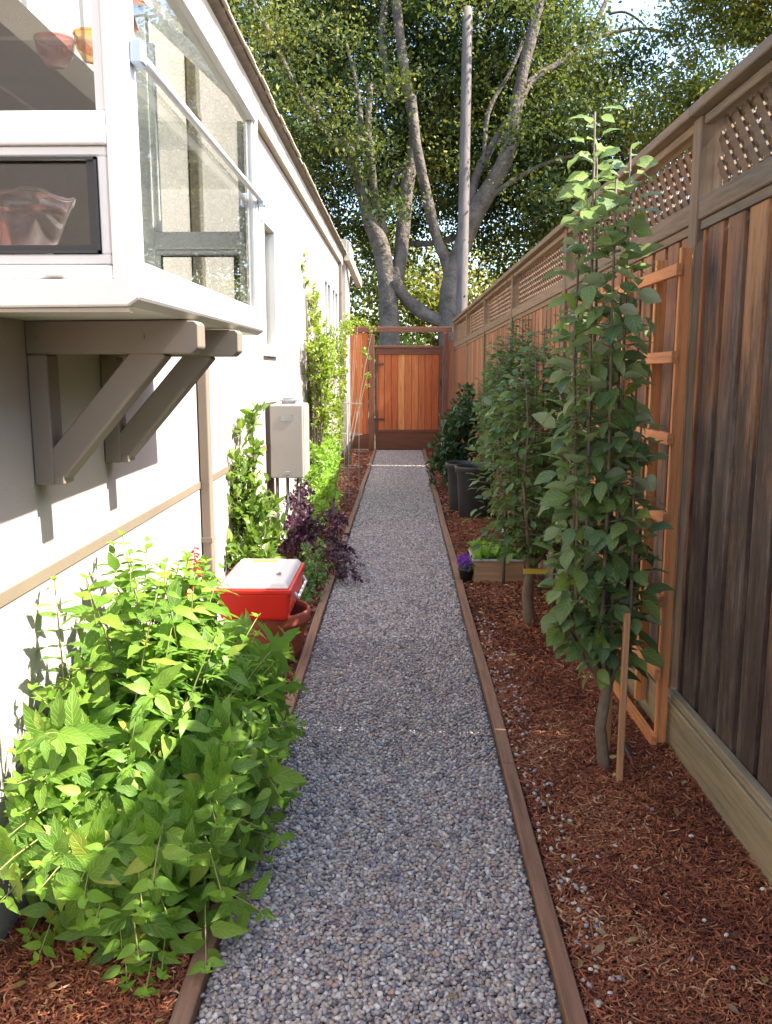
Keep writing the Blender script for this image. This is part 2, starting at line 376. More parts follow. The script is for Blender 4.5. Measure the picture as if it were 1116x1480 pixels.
for nm, f, s, lab in (('edging_board', PL, -1, 'brown timber edging board on the house side of the gravel path'), ('edging_board', PR, 1, 'brown timber edging board between gravel path and mulch under the fruit trees')):
    m = MB()
    ys = [-3, 0.4, 3.05, 6.1, 9.2, 12.3, 15.85]
    for a, b in zip(ys[:-1], ys[1:]):
        m.rnd = random.random(); m.age = random.uniform(-.1, .15)
        n = 6
        for q in range(n):
            y0 = a + (b - a) * q / n; y1 = a + (b - a) * (q + 1) / n - (0.003 if q == n - 1 else 0)
            x0 = f(y0) if s > 0 else f(y0) - 0.047
            vs = []
            for y in (y0, y1):
                xx = (f(y) if s > 0 else f(y) - 0.047) + 0.004 * math.sin(y * 2.1)
                vs += [(xx, y, 0.0), (xx + 0.047, y, 0.0), (xx + 0.047, y, 0.042), (xx, y, 0.042)]
            fs = [(1, 2, 6, 5), (2, 3, 7, 6), (3, 0, 4, 7)]
            if q == 0: fs.append((0, 3, 2, 1))
            if q == n - 1: fs.append((4, 5, 6, 7))
            m.add(vs, fs)
    tag(m.build(nm, M['edging'], bevel=0.003), lab, 'edging board')

# pebbles ----------------------------------------------------------
def ico(sub):
    import bmesh
    b = bmesh.new(); bmesh.ops.create_icosphere(b, subdivisions=sub, radius=1.0)
    V = np.array([v.co[:] for v in b.verts]); F = np.array([[v.index for v in f.verts] for f in b.faces]); b.free(); return V, F
def rotmats(n, tilt=0.5):
    a = RS.rand(n) * 2 * PI; b = RS.normal(size=n) * tilt; c = RS.normal(size=n) * tilt
    ca, sa, cb, sb, cc, sc_ = np.cos(a), np.sin(a), np.cos(b), np.sin(b), np.cos(c), np.sin(c)
    Rz = np.zeros((n, 3, 3)); Rz[:, 0, 0] = ca; Rz[:, 0, 1] = -sa; Rz[:, 1, 0] = sa; Rz[:, 1, 1] = ca; Rz[:, 2, 2] = 1
    Ry = np.zeros((n, 3, 3)); Ry[:, 0, 0] = cb; Ry[:, 0, 2] = sb; Ry[:, 2, 0] = -sb; Ry[:, 2, 2] = cb; Ry[:, 1, 1] = 1
    Rx = np.zeros((n, 3, 3)); Rx[:, 1, 1] = cc; Rx[:, 1, 2] = -sc_; Rx[:, 2, 1] = sc_; Rx[:, 2, 2] = cc; Rx[:, 0, 0] = 1
    return Rz @ Ry @ Rx
def jitter_grid(x0, x1, y0, y1, d):
    nx = max(1, int((x1 - x0) / d)); ny = int((y1 - y0) / (d * 0.87))
    X, Y = np.meshgrid(np.arange(nx), np.arange(ny))
    X = x0 + (X + 0.5 * (Y % 2) + 0.25) * (x1 - x0) / (nx + .5) ; Y = y0 + (Y + .5) * (y1 - y0) / ny
    p = np.stack([X.ravel(), Y.ravel()], 1); p += RS.normal(size=p.shape) * d * 0.22; return p
def pebbles(name, xy, z, rad, sub, rnd=None):
    V0, F0 = ico(sub); n = len(xy); kv = len(V0)
    R = rotmats(n, 0.35)
    sc = np.stack([1 + .35 * RS.rand(n), .8 + .3 * RS.rand(n), .5 + .3 * RS.rand(n)], 1) * (rad * (0.7 + 0.6 * RS.rand(n)))[:, None]
    V = V0[None] * sc[:, None, :]
    V *= 1 + 0.10 * np.sin(V0[None] @ np.array([3.1, 2.3, 1.7]) + RS.rand(n, 1) * 6)[:, :, None]
    V = np.einsum('nij,nkj->nki', R, V)
    V[:, :, 0] += xy[:, 0, None]; V[:, :, 1] += xy[:, 1, None]; V[:, :, 2] += np.broadcast_to(z, (n,))[:, None]
    F = F0[None] + (np.arange(n) * kv)[:, None, None]
    if rnd is None: rnd = RS.rand(n)
    return npmesh(name, V.reshape(-1, 3), F.reshape(-1, 3), M['pebble'], None, {'rnd': ('FLOAT', np.repeat(rnd, kv))})
near = jitter_grid(-0.468, 0.372, 1.6, 4.6, 0.0108)
near2 = jitter_grid(-0.468, 0.372, 1.6, 4.6, 0.019)
allg = np.concatenate([near, near2]); gz = np.concatenate([0.012 + 0.003 * RS.rand(len(near)), 0.019 + 0.003 * RS.rand(len(near2))])
kk = allg[:, 1] < 3.1
g = pebbles('gravel', allg[kk], gz[kk], 0.0066, 2)
tag(g, 'loose grey and tan pebbles on the nearest stretch of the path', 'gravel', kind='stuff')
g = pebbles('gravel', allg[~kk], gz[~kk], 0.0066, 1)
g.name = 'gravel'; tag(g, 'loose grey and tan pebbles on the path beside the salvia and the cooler', 'gravel', kind='stuff')
far = jitter_grid(-0.468, 0.368, 4.6, 8.0, 0.0132); far2 = jitter_grid(-0.468, 0.366, 8.0, 15.8, 0.0150)
g = pebbles('gravel', np.concatenate([far, far2]), 0.014 + 0.006 * RS.rand(len(far) + len(far2)), 0.0082, 1)
tag(g, 'loose grey pebbles on the far half of the path near the gate', 'gravel', kind='stuff')

# bark mulch ----------------------------------------------------------
def shreds(xy, z, lmin, lmax, wmax):
    n = len(xy); L = lmin + (lmax - lmin) * RS.rand(n) ** 1.8; W = 0.0015 + (wmax - 0.0015) * RS.rand(n) ** 2
    a = RS.rand(n) * 2 * PI; tl = RS.normal(size=n) * 0.28
    D = np.stack([np.cos(a) * np.cos(tl), np.sin(a) * np.cos(tl), np.sin(tl)], 1)
    U = unit(np.stack([RS.normal(size=n) * .5, RS.normal(size=n) * .5, np.ones(n)], 1))
    S = unit(np.cross(D, U)); Nn = np.cross(S, D)
    c = RS.normal(size=n) * 0.18; c2 = RS.normal(size=n) * 0.15
    C = np.stack([xy[:, 0], xy[:, 1], z], 1)
    rows = []
    for u in (-.5, -.17, .17, .5):
        ctr = C + D * (L * u)[:, None] + S * (c2 * L * (u * u * 4))[:, None] + Nn * (c * L * (u * u * 4) * -0.5)[:, None]
        ww = W * (0.5 if abs(u) > .4 else 1.0)
        rows += [ctr - S * ww[:, None], ctr + S * ww[:, None]]
    V = np.stack(rows, 1)
    F0 = np.array([(0, 1, 3, 2), (2, 3, 5, 4), (4, 5, 7, 6)])
    return V, F0
def rpts(n, fl, fr, y0, y1, p=1.0):
    y = y0 + (y1 - y0) * RS.rand(n) ** p; u = RS.rand(n)
    x = np.array([fl(a) + (fr(a) - fl(a)) * b for a, b in zip(y, u)]); return np.stack([x, y], 1)
def mulch(name, label, specs):
    Vs = []; Fs = []; R = []; k = 0
    for (n, fl, fr, y0, y1, p, l0, l1, wm) in specs:
        xy = rpts(n, fl, fr, y0, y1, p)
        V, F0 = shreds(xy, 0.012 + 0.028 * RS.rand(n), l0, l1, wm)
        F = F0[None] + (k + np.arange(n) * 8)[:, None, None]; k += n * 8
        patch = 0.5 + 0.22 * np.sin(xy[:, 0] * 9 + 2 * np.sin(xy[:, 1] * 3)) * np.sin(xy[:, 1] * 5.3)
        Vs.append(V.reshape(-1, 3)); Fs.append(F.reshape(-1, 4)); R.append(np.repeat(np.clip(patch + RS.normal(size=n) * .3, 0, 1), 8))
    o = npmesh(name, np.concatenate(Vs), np.concatenate(Fs), M['shred'], None, {'rnd': ('FLOAT', np.concatenate(R))})
    tag(o, label, 'mulch', kind='stuff')
rb_l = lambda y: PR(y) + 0.055; rb_r = lambda y: fx(y) - 0.02
mulch('mulch', 'reddish brown shredded bark mulch on the fence side bed', [
    (68000, rb_l, rb_r, 1.6, 4.2, 1.0, 0.008, 0.045, 0.0026), (26000, rb_l, rb_r, 4.2, 8.5, 1.1, 0.015, 0.06, 0.005), (9000, rb_l, rb_r, 8.5, 15.7, 1.0, 0.02, 0.08, 0.008)])
lb_l = lambda y: WX + .02; lb_r = lambda y: PL(y) - 0.055
mulch('mulch', 'dark reddish bark mulch on the bed along the house wall', [
    (28000, lb_l, lb_r, 1.5, 2.9, 1.0, 0.008, 0.045, 0.0026), (9000, lb_l, lb_r, 2.9, 8, 1.0, 0.015, 0.06, 0.006), (7000, lb_l, lb_r, 8, 15.7, 1.0, 0.02, 0.08, 0.008)])
# stray pebbles on the mulch beside the board
xy = rpts(230, lambda y: PR(y) + .055, lambda y: PR(y) + .16, 1.6, 5.0); xy2 = rpts(40, rb_l, rb_r, 1.7, 4.0)
g = pebbles('stray_gravel', np.concatenate([xy, xy2]), 0.036 + 0.004 * RS.rand(270), 0.0070, 1, 0.3 + .6 * RS.rand(270)); g.name = 'gravel'
tag(g, 'stray pale pebbles scattered over the mulch beside the edging board', 'gravel', kind='stuff')

M['litter'] = leafmat('fallen_leaf', [(0, (0.16, 0.09, 0.04)), (0.6, (0.30, 0.20, 0.08)), (1, (0.38, 0.32, 0.10))], trans=0.1)
xy = np.concatenate([rpts(26, lambda y: -.45, lambda y: .36, 1.8, 9), rpts(60, lambda y: PR(y) + .07, rb_r, 1.8, 8), rpts(24, lambda y: WX + .05, lambda y: -.55, 1.7, 3)])
n = len(xy); d = rdir(n); d[:, 2] *= .15; L_ = .018 + .03 * RS.rand(n)
o = leaves('fallen_leaves', M['litter'], None, np.stack([xy[:, 0], xy[:, 1], np.full(n, .044)], 1), d, RS.normal(size=(n, 3)) * .25 + [0, 0, 1], L_, L_ * .45, T_APPLE)
tag(o, 'dry fallen leaves scattered over the gravel and the mulch', 'leaf litter', kind='stuff')

# ------------------------------------------------------------------ house

house = thing('house', 'cream stucco single storey house with projecting garden window and overhanging eave', 'house', (-4, 7, 0))
def wall_grid(m, x, y0, y1, z0, z1, holes, depth=0.12):
    ys = sorted({y0, y1, *[h[0] for h in holes], *[h[1] for h in holes]}); zs = sorted({z0, z1, *[h[2] for h in holes], *[h[3] for h in holes]})
    for a, b in zip(ys[:-1], ys[1:]):
        for c, d in zip(zs[:-1], zs[1:]):
            if any(h[0] <= a and b <= h[1] and h[2] <= c and d <= h[3] for h in holes): continue
            m.add([(x, a, c), (x, b, c), (x, b, d), (x, a, d)], [(0, 1, 2, 3)])
    for h in holes:
        a, b, c, d = h; xi = x - depth
        m.add([(x, a, c), (x, b, c), (x, b, d), (x, a, d), (xi, a, c), (xi, b, c), (xi, b, d), (xi, a, d)], [(0, 4, 5, 1), (1, 5, 6, 2), (2, 6, 7, 3), (3, 7, 4, 0)])
m = MB()
BY0, BY1 = 1.94, 3.64
WZ = 3.19
wins = [(6.62, 7.25, 1.62, 2.62), (11.7, 12.75, 1.85, 2.70), (13.0, 14.2, 1.85, 2.70)]
wall_grid(m, WX, -3.0, 15.0, 0, WZ, [(BY0 + .06, BY1 - .06, 1.72, 2.49)] + wins)
m.add([(WX, -3, 0), (-8, -3, 0), (-8, -3, WZ), (WX, -3, WZ), (-8, 15, 0), (WX, 15, 0), (WX, 15, WZ), (-8, 15, WZ)], [(0, 3, 2, 1), (1, 2, 7, 4), (4, 7, 6, 5)])
m.build('wall', M['stucco'], house)
m = MB(); FXX = -0.965
m.add([(FXX, 15.003, 0), (FXX, 16.15, 0), (FXX, 16.15, 3.42), (FXX, 15.003, 3.42), (-6, 15.003, 0), (-6, 16.15, 0), (-6, 16.15, 3.42), (-6, 15.003, 3.42)],
      [(0, 1, 2, 3), (1, 5, 6, 2), (5, 4, 7, 6), (4, 0, 3, 7), (3, 2, 6, 7)])
m.build('rear_wall', M['stucco'], house)
m = MB(); m.box(-1.3, -0.94, 14.96, 15.0, 3.36, 3.62); m.box(-0.975, -0.90, 15.0, 16.3, 3.42, 3.60); m.build('rear_fascia', M['boxpaint'], house, bevel=0.004)
m = MB(); m.bar((-.93, 14.9, 3.34), (-.80, 16.35, 3.02), .10, .14); m.build('rafter_tail', M['fascia'], house)
m = MB(); m.box(WX, WX + 0.006, -3, 15.0, 0.885, 0.920); m.build('belt_shade_trim', M['belt'], house)  # thin strip, its colour stands in for the sun-shadow band on the wall
# roof
roof = None
m = MB(); y0, y1 = -3.2, 15.02
sec = [(-1.0, 3.345), (-0.955, 3.365), (-0.955, 3.385), (-4.6, 4.75), (-8.2, 3.385), (-8.2, 3.345), (-4.6, 4.70)]
vs = [(x, y0, z) for x, z in sec] + [(x, y1, z) for x, z in sec]; n = len(sec)
m.add(vs, [tuple(range(n)), tuple(range(2 * n - 1, n - 1, -1))] + [(i, i + n, (i + 1) % n + n, (i + 1) % n) for i in range(n)])
roof = m.build('roof', M['shingle'], house)
m = MB()
random.seed(4)
yy = -3.2
while yy < 15.0:
    l = random.uniform(0.15, 0.32); m.rnd = random.random(); k = random.uniform(0, .012); q = random.uniform(-.005, .006)
    m.add([(-1.2, yy, 3.470), (-0.935 + k, yy, 3.375 + q), (-0.935 + k, yy + l - .005, 3.375 + q), (-1.2, yy + l - .005, 3.470), (-1.2, yy, 3.482), (-0.935 + k, yy, 3.389 + q), (-0.935 + k, yy + l - .005, 3.389 + q), (-1.2, yy + l - .005, 3.482)],
          [(0, 3, 2, 1), (4, 5, 6, 7), (0, 1, 5, 4), (1, 2, 6, 5), (2, 3, 7, 6)]); yy += l
m.build('shingle_edge', M['fascia'], roof)
m = MB(); m.box(-1.02, -0.998, -3.2, 15.0, 3.19, 3.343); m.build('fascia', M['fascia'], house, bevel=0.003)
m = MB(); m.box(WX + .002, -1.022, -3.2, 15.0, 3.193, 3.21); m.build('soffit', M['fascia'], house)
# interior room behind the garden window
m = MB()
x0, x1, y0, y1, z0, z1 = -4.2, -1.22, 0.6, 5.6, 0.25, 2.95
m.add([(x0, y0, z0), (x1, y0, z0), (x1, y1, z0), (x0, y1, z0), (x0, y0, z1), (x1, y0, z1), (x1, y1, z1), (x0, y1, z1)],
      [(0, 1, 2, 3), (4, 7, 6, 5), (0, 4, 5, 1), (2, 6, 7, 3), (3, 7, 4, 0)])
m.build('room_interior', M['interior'], house)
# wall windows
def wall_window(y0, y1, z0, z1, n):
    m = MB(); t = 0.05; X0, X1 = WX - 0.05, WX + 0.018
    m.box(X0, X1, y0 - .01, y1 + .01, z1 - t, z1 + .02); m.box(X0, X1 + .012, y0 - .02, y1 + .02, z0 - .03, z0 + t)
    for i in range(n + 1):
        yc = y0 + (y1 - y0) * i / n; wdt = t if i in (0, n) else .035
        a = yc if i == 0 else (yc - wdt if i == n else yc - wdt / 2); m.box(X0, X1 - (.006 if 0 < i < n else 0), a, a + wdt, z0 + t, z1 - t)
    wf = m.build('window', M['vinyl'], house, bevel=0.003)
    m = MB(); m.box(WX - .035, WX - .03, y0 + t, y1 - t, z0 + t, z1 - t); m.build('pane', M['glass'], wf)
    m = MB(); m.box(WX - .105, WX - .10, y0, y1, z0, z1); m.build('blind', M['fascia'], wf)
wall_window(*wins[0], 1); wall_window(*wins[1], 2); wall_window(*wins[2], 2)
# downspouts
def downspout(y, x, top, bot, wdt=.075, dep=.055, wall=WX):
    m = MB(); m.box(wall + .006, wall + dep, y, y + wdt, bot, top)
    m.bar((wall + dep * .6, y + wdt / 2, bot + .02), (wall + dep * .6 + .12, y + wdt / 2, bot - .05), wdt, dep * .9)
    d = m.build('downspout', M['trim'], house, bevel=0.006, seg=2)
    for z in (0.6, 1.6, 2.7): m = MB(); m.box(wall + .004, wall + dep + .003, y - .006, y + wdt + .006, z, z + .025); m.build('strap', M['trim'], d)
downspout(4.42, 0, 3.19, 0.10); downspout(14.5, 0, 3.19, 0.10)

# garden (bay) window
BX = -0.58
bay = None
m = MB()
pr = [(-.578, 1.692), (-.570, 1.675), (-.575, 1.650), (-.600, 1.634), (WX + .002, 1.630), (WX + .002, 1.692)]
def prism_y(m, prof, y0, y1):
    n = len(prof); m.add([(x, y0, z) for x, z in prof] + [(x, y1, z) for x, z in prof], [tuple(range(n)), tuple(range(2 * n - 1, n - 1, -1))] + [(i, i + n, (i + 1) % n + n, (i + 1) % n) for i in range(n)])
prism_y(m, pr, BY0 - .012, BY1 + .012)
bay = m.build('garden_window', M['vinyl'], house, bevel=0.004)
m = MB(); m.box(BX - .40, BX - .02, BY0 + .0, BY0 + .0 + .02, 1.622, 1.6295); m.build('drip_edge', M['fascia'], bay)
t = .06; TZ = 2.45
m = MB()
# corner posts, front sill rail, header
m.box(BX - .055, BX, BY0, BY0 + .055, 1.694, TZ + .045); m.box(BX - .05, BX, BY1 - .055, BY1, 1.694, TZ + .045)
m.box(BX - .045, BX, BY0 + .055, BY1 - .055, 1.694, 1.735); m.box(BX - .045, BX + .004, BY0 + .055, BY1 - .055, TZ, TZ + .05)
m.box(BX - .035, BX - .008, BY0 + .055, BY0 + .085, 1.735, TZ); m.box(BX - .035, BX - .008, BY1 - .085, BY1 - .055, 1.735, TZ)
# wall side posts
for a in (BY0, BY1 - .05): m.box(WX + .002, WX + .05, a, a + .05, 1.694, 2.88)
for a in (BY0, BY1 - .05):
    m.box(WX + .05, BX - .055, a, a + .05, 1.694, 1.722)           # side sill
    m.box(WX + .05, BX - .055, a - .004 if a == BY0 else a, a + .05, 1.972, 2.040)    # mullion of the side light
    m.bar((WX + .03, a + .025, 2.895), (BX - .02, a + .025, TZ + .055), .05, .05)
    m.box(BX - .077, BX - .055, a + .008, a + .042, 2.040, 2.46); m.box(WX + .05, WX + .075, a + .008, a + .042, 2.040, 2.75)
yc = (BY0 + BY1) / 2
for a in (BY0 + .62, BY1 - .62): m.bar((WX + .03, a, 2.90), (BX - .02, a, TZ + .06), .04, .035)
m.box(WX + .002, WX + .06, BY0, BY1, 2.88, 2.94)
m.build('frame', M['vinyl'], bay, bevel=0.004, seg=2)
for a in (BY0, BY1 - .05):                                        # opening sash in the side light
    x0, x1, z0, z1 = WX + .052, BX - .057, 1.724, 1.970
    m = MB()
    for (b, c, d, e) in ((x0, x1, z0, z0 + .022), (x0, x1, z1 - .02, z1), (x0, x0 + .02, z0 + .022, z1 - .02), (x1 - .022, x1, z0 + .022, z1 - .02)):
        m.box(b, c, a + .006, a + .040, d, e)
    m.build('sash', M['vinyl'], bay, bevel=0.003)
for a in (BY0, BY1 - .05):
    m = MB(); x0, x1, z0, z1 = WX + .074, BX - .080, 1.748, 1.948
    for (b, c, d, e) in ((x0, x1, z0, z0 + .006), (x0, x1, z1 - .006, z1), (x0, x0 + .006, z0, z1), (x1 - .006, x1, z0, z1)):
        m.box(b, c, a + .003, a + .012, d, e)
    for (b, c, d, e) in ((x0 + .006, x1 - .006, z0 + .006, z0 + .018), (x1 - .024, x1 - .006, z0 + .018, z1 - .006)):
        m.box(b, c, a + .012, a + .02, d, e)
    m.build('gasket', M['gasket'], bay)
m = MB(); m.box(BX - .20, BX - .155, BY0 - .010, BY0 + .004, 1.697, 1.708); m.build('latch', M['vinyl'], bay, bevel=0.003)
for nm, bx in (('front_glass', (BX - .024, BX - .020, BY0 + .085, BY1 - .085, 1.735, TZ)),
               ('side_glass', (WX + .074, BX - .078, BY0 + .022, BY0 + .026, 1.745, 1.952)), ('side_glass', (WX + .075, BX - .077, BY0 + .022, BY0 + .026, 2.040, 2.46)),
               ('side_glass', (WX + .074, BX - .078, BY1 - .026, BY1 - .022, 1.745, 1.952)), ('side_glass', (WX + .075, BX - .077, BY1 - .026, BY1 - .022, 2.040, 2.46))):
    m = MB(); m.box(*bx); m.build(nm, M['glass'], bay)
m = MB()
m.add([(WX + .04, BY0 + .05, 2.91), (BX - .02, BY0 + .05, TZ + .085), (BX - .02, BY1 - .05, TZ + .085), (WX + .04, BY1 - .05, 2.91)], [(0, 1, 2, 3)])
m.build('roof_glass', M['glass'], bay)
for a in (BY0 + .022, BY1 - .026): m = MB(); m.add([(WX + .05, a, 2.46), (BX - .07, a, 2.46), (WX + .05, a, 2.84)], [(0, 1, 2)]); m.build('gable_glass', M['glass'], bay)
m = MB(); m.tube([(BX + .012, BY0 + .03, 2.162), (BX + .012, BY1 - .04, 2.162)], .011, 10); b_ = m.build('guard_rail', M['vinyl'], bay, smooth=True)
for a in (BY0 + .01, BY1 - .05): m = MB(); m.box(BX, BX + .028, a, a + .035, 2.137, 2.187); m.build('clip', M['bluemetal'], b_, bevel=0.004)
m = MB(); m.box(WX + .03, BX - .06, BY0 + .06, BY1 - .06, 2.20, 2.208); m.build('glass_shelf', M['glass'], bay)
# brackets
def bracket(yc):
    w_ = .085; a, b = yc - w_ / 2, yc + w_ / 2
    m = MB(); m.box(WX + .002, WX + .058, a, b, 1.17, 1.537); br = m.build('bracket', M['trim'], house, bevel=0.004)
    prof = [(WX + .002, 1.539), (WX + .002, 1.6295), (-.575, 1.6295), (-.565, 1.62), (-.565, 1.557), (-.585, 1.539)]
    m = MB(); prism_y(m, prof, a, b); m.build('beam', M['trim'], br, bevel=0.003)
    m = MB(); m.bar((WX + .045, yc, 1.20), (-.69, yc, 1.56), .074, .082, up=(1, 0, 0.2)); m.build('brace', M['trim'], br, bevel=0.003)
    m = MB(); m.box(WX + .058, WX + .085, a + .004, b - .004, 1.172, 1.20); m.build('foot_block', M['trim'], br, bevel=0.002)
bracket(2.47); bracket(3.06)
for yb_ in (2.47, 3.06):
    for bx_, bz_ in ((WX + .03, 1.30), (WX + .03, 1.45), (-.72, 1.585), (WX + .03, 1.585)):
        m = MB(); m.tube([(bx_, yb_ - .0425, bz_), (bx_, yb_ - .0465, bz_)], .007, 10); m.build('screw_head', M['trim'], [c for c in house.children if c.name.startswith('bracket')][0 if yb_ < 2.6 else 1])
# things in the garden window
vz = thing('glass_bowl', 'tall pink glass bowl on the garden window sill behind the lower pane', 'bowl', (-.94, 2.20, 1.692))
m = MB(); m.lathe([(.0, .004), (.045, .004), (.05, .012), (.035, .03), (.055, .06), (.085, .12), (.105, .17), (.125, .215), (.121, .215), (.10, .17), (.08, .12), (.05, .066), (.0, .05)], (-.94, 2.20, 1.692), 32); m.build('bowl_body', M['pinkglass'], vz, smooth=True)
m = MB(); pts = [(-.94 + .127 * math.cos(a), 2.20 + .127 * math.sin(a), 1.907 + .008 * math.sin(5 * a)) for a in np.linspace(0, 2 * PI, 40)]; m.tube(pts, .004, 6, False); m.build('rim', M['pinkglass'], vz, smooth=True)
for i, (x, y, r, mt, lab, cat) in enumerate([(-.73, 2.17, .042, 'amberglass', 'small amber glass dish on the glass shelf nearest the corner post', 'dish'), (-.83, 2.20, .046, 'pinkglass', 'small clear pink dish on the glass shelf beside the amber dish', 'dish')]):
    v = thing('glass_dish', lab, cat, (x, y, 2.209)); m = MB(); m.lathe([(0, .003), (r * .5, .003), (r * .9, .03), (r, .06), (r * .93, .06), (r * .8, .03), (0, .012)], (x, y, 2.209), 24); m.build('dish_body', M[mt], v, smooth=True)
    m = MB(); m.tube([(x + r * math.cos(a), y + r * math.sin(a), 2.27) for a in np.linspace(0, 2 * PI, 24)], .003, 5, False); m.build('rim', M[mt], v)
M['dryleaf'] = leafmat('dry_leaf', [(0, (0.16, 0.075, 0.035)), (1, (0.25, 0.12, 0.06))], trans=0.2, transcol=(0.4, 0.2, 0.08), veins=0.3)
gl = thing('dried_leaf_garland', 'string of dried brown leaves hanging inside the upper side pane', 'garland', (-.67, 2.06, 2.46))
m = MB(); m.tube([(-.67, 2.06, 2.52), (-.675, 2.062, 2.35), (-.668, 2.06, 2.22)], .003, 5); m.build('string', M['darkmetal'], gl)
nl = 9; zz = np.linspace(2.50, 2.24, nl)
leaves('dried_leaves', M['dryleaf'], gl, np.stack([-.67 + 0 * zz, 2.06 + 0 * zz, zz], 1), np.stack([RS.choice([-1, 1], nl) * 1.0, RS.normal(size=nl) * .2, -.5 + RS.normal(size=nl) * .3], 1), np.tile([0, -1, .2], (nl, 1)), .09 * (0.7 + .5 * RS.rand(nl)), .055, T_APPLE)

# beige box against the wall at the lower left
ub = thing('utility_box', 'low beige box standing on the mulch against the house wall beside the big salvia', 'utility box', (-1.02, 2.35, 0))
m = MB(); prism = [(-1.30, .0), (-.955, .0), (-.962, .05), (-1.0, .36), (-1.30, .36)]
prism_y(m, [(x, z + .012) for x, z in [(-1.047, 0), (-.952, 0), (-.956, .05), (-.985, .26), (-1.047, .26)]], 2.25, 2.62); m.build('box_body', M['trim'], ub, bevel=0.008, seg=2)
m = MB(); m.box(-1.047, -.975, 2.24, 2.63, .272, .290); m.build('lid', M['trim'], ub, bevel=0.004)

# meter box
my0, my1 = 6.62, 7.02
mt = thing('meter_box', 'tall beige metal meter box mounted on the house wall above the purple shrubs', 'meter box', (-.9, 6.8, .9))
m = MB(); m.box(-1.015, -.760, my0, my1, .660, 1.225); bb = m.build('cabinet', M['boxpaint'], mt, bevel=0.012, seg=3)
m = MB(); m.box(WX + .001, -1.015, my0 + .01, my1 - .01, .645, 1.235); m.build('mounting_flange', M['darkmetal'], mt)
m = MB(); m.lathe([(.0, .0), (.055, .0), (.055, .018), (.07, .02), (.07, .03), (.045, .034), (.045, .045), (0, .048)], (-.89, 6.80, 1.225), 20); m.build('vent_cap', M['steel'], mt)
m = MB(); m.box(-.761, -.754, my0 + .02, my1 - .02, .68, 1.205); m.build('door', M['boxpaint'], mt, bevel=0.003); m = MB(); m.box(-.90, -.87, my0 - .010, my0 - .001, .685, .715); m.build('latch', M['steel'], mt, bevel=0.002)
m = MB(); m.box(-.93, -.84, my0 - .004, my0 - .0005, 1.10, 1.15); m.build('plate', M['steel'], mt)
for k, (x, y) in enumerate(((-.98, 6.72), (-.91, 6.80), (-.84, 6.90))):
    m = MB(); m.tube([(x, y, .66), (x, y, .42), (x - .03 * k, y, .30), (x - .03 * k, y, .02)], .013, 8); m.build('pipe', M['steel'], mt, smooth=True)

# ------------------------------------------------------------------ side fence
fence = thing('fence', 'tall weathered wooden board fence with diagonal lattice top along the right side', 'fence', (1.15, 8, 0))
def ctop(y): return 2.425 - 0.0072 * y
def crail(y): return 2.080 - 0.0140 * y
posts = [0.80, 3.36, 5.80, 8.30, 10.75, 13.25, 15.9]
def sbox(m, x0, x1, ya, yb, za, zb, zc_, zd):
    """box along y with sloping bottom (za at ya, zb at yb) and top (zc_, zd); follows the fence line"""
    vs = []
    for y, lo, hi in ((ya, za, zc_), (yb, zb, zd)):
        f = fx(y); vs += [(f + x0, y, lo), (f + x1, y, lo), (f + x1, y, hi), (f + x0, y, hi)]
    m.add(vs, [(0, 1, 2, 3), (7, 6, 5, 4), (0, 4, 5, 1), (1, 5, 6, 2), (2, 6, 7, 3), (3, 7, 4, 0)])
random.seed(21)
def age_at(y): return 0.18 - 0.042 * y
allp = [-1.8] + posts
for k, py in enumerate(allp):
    m = MB(); m.rnd = random.random(); m.age = age_at(py) + .02; sbox(m, -.012, .078, py - .045, py + .045, -.02, -.02, ctop(py) - .003, ctop(py) - .003)
    m.build('post', M['post'], fence, bevel=0.004)
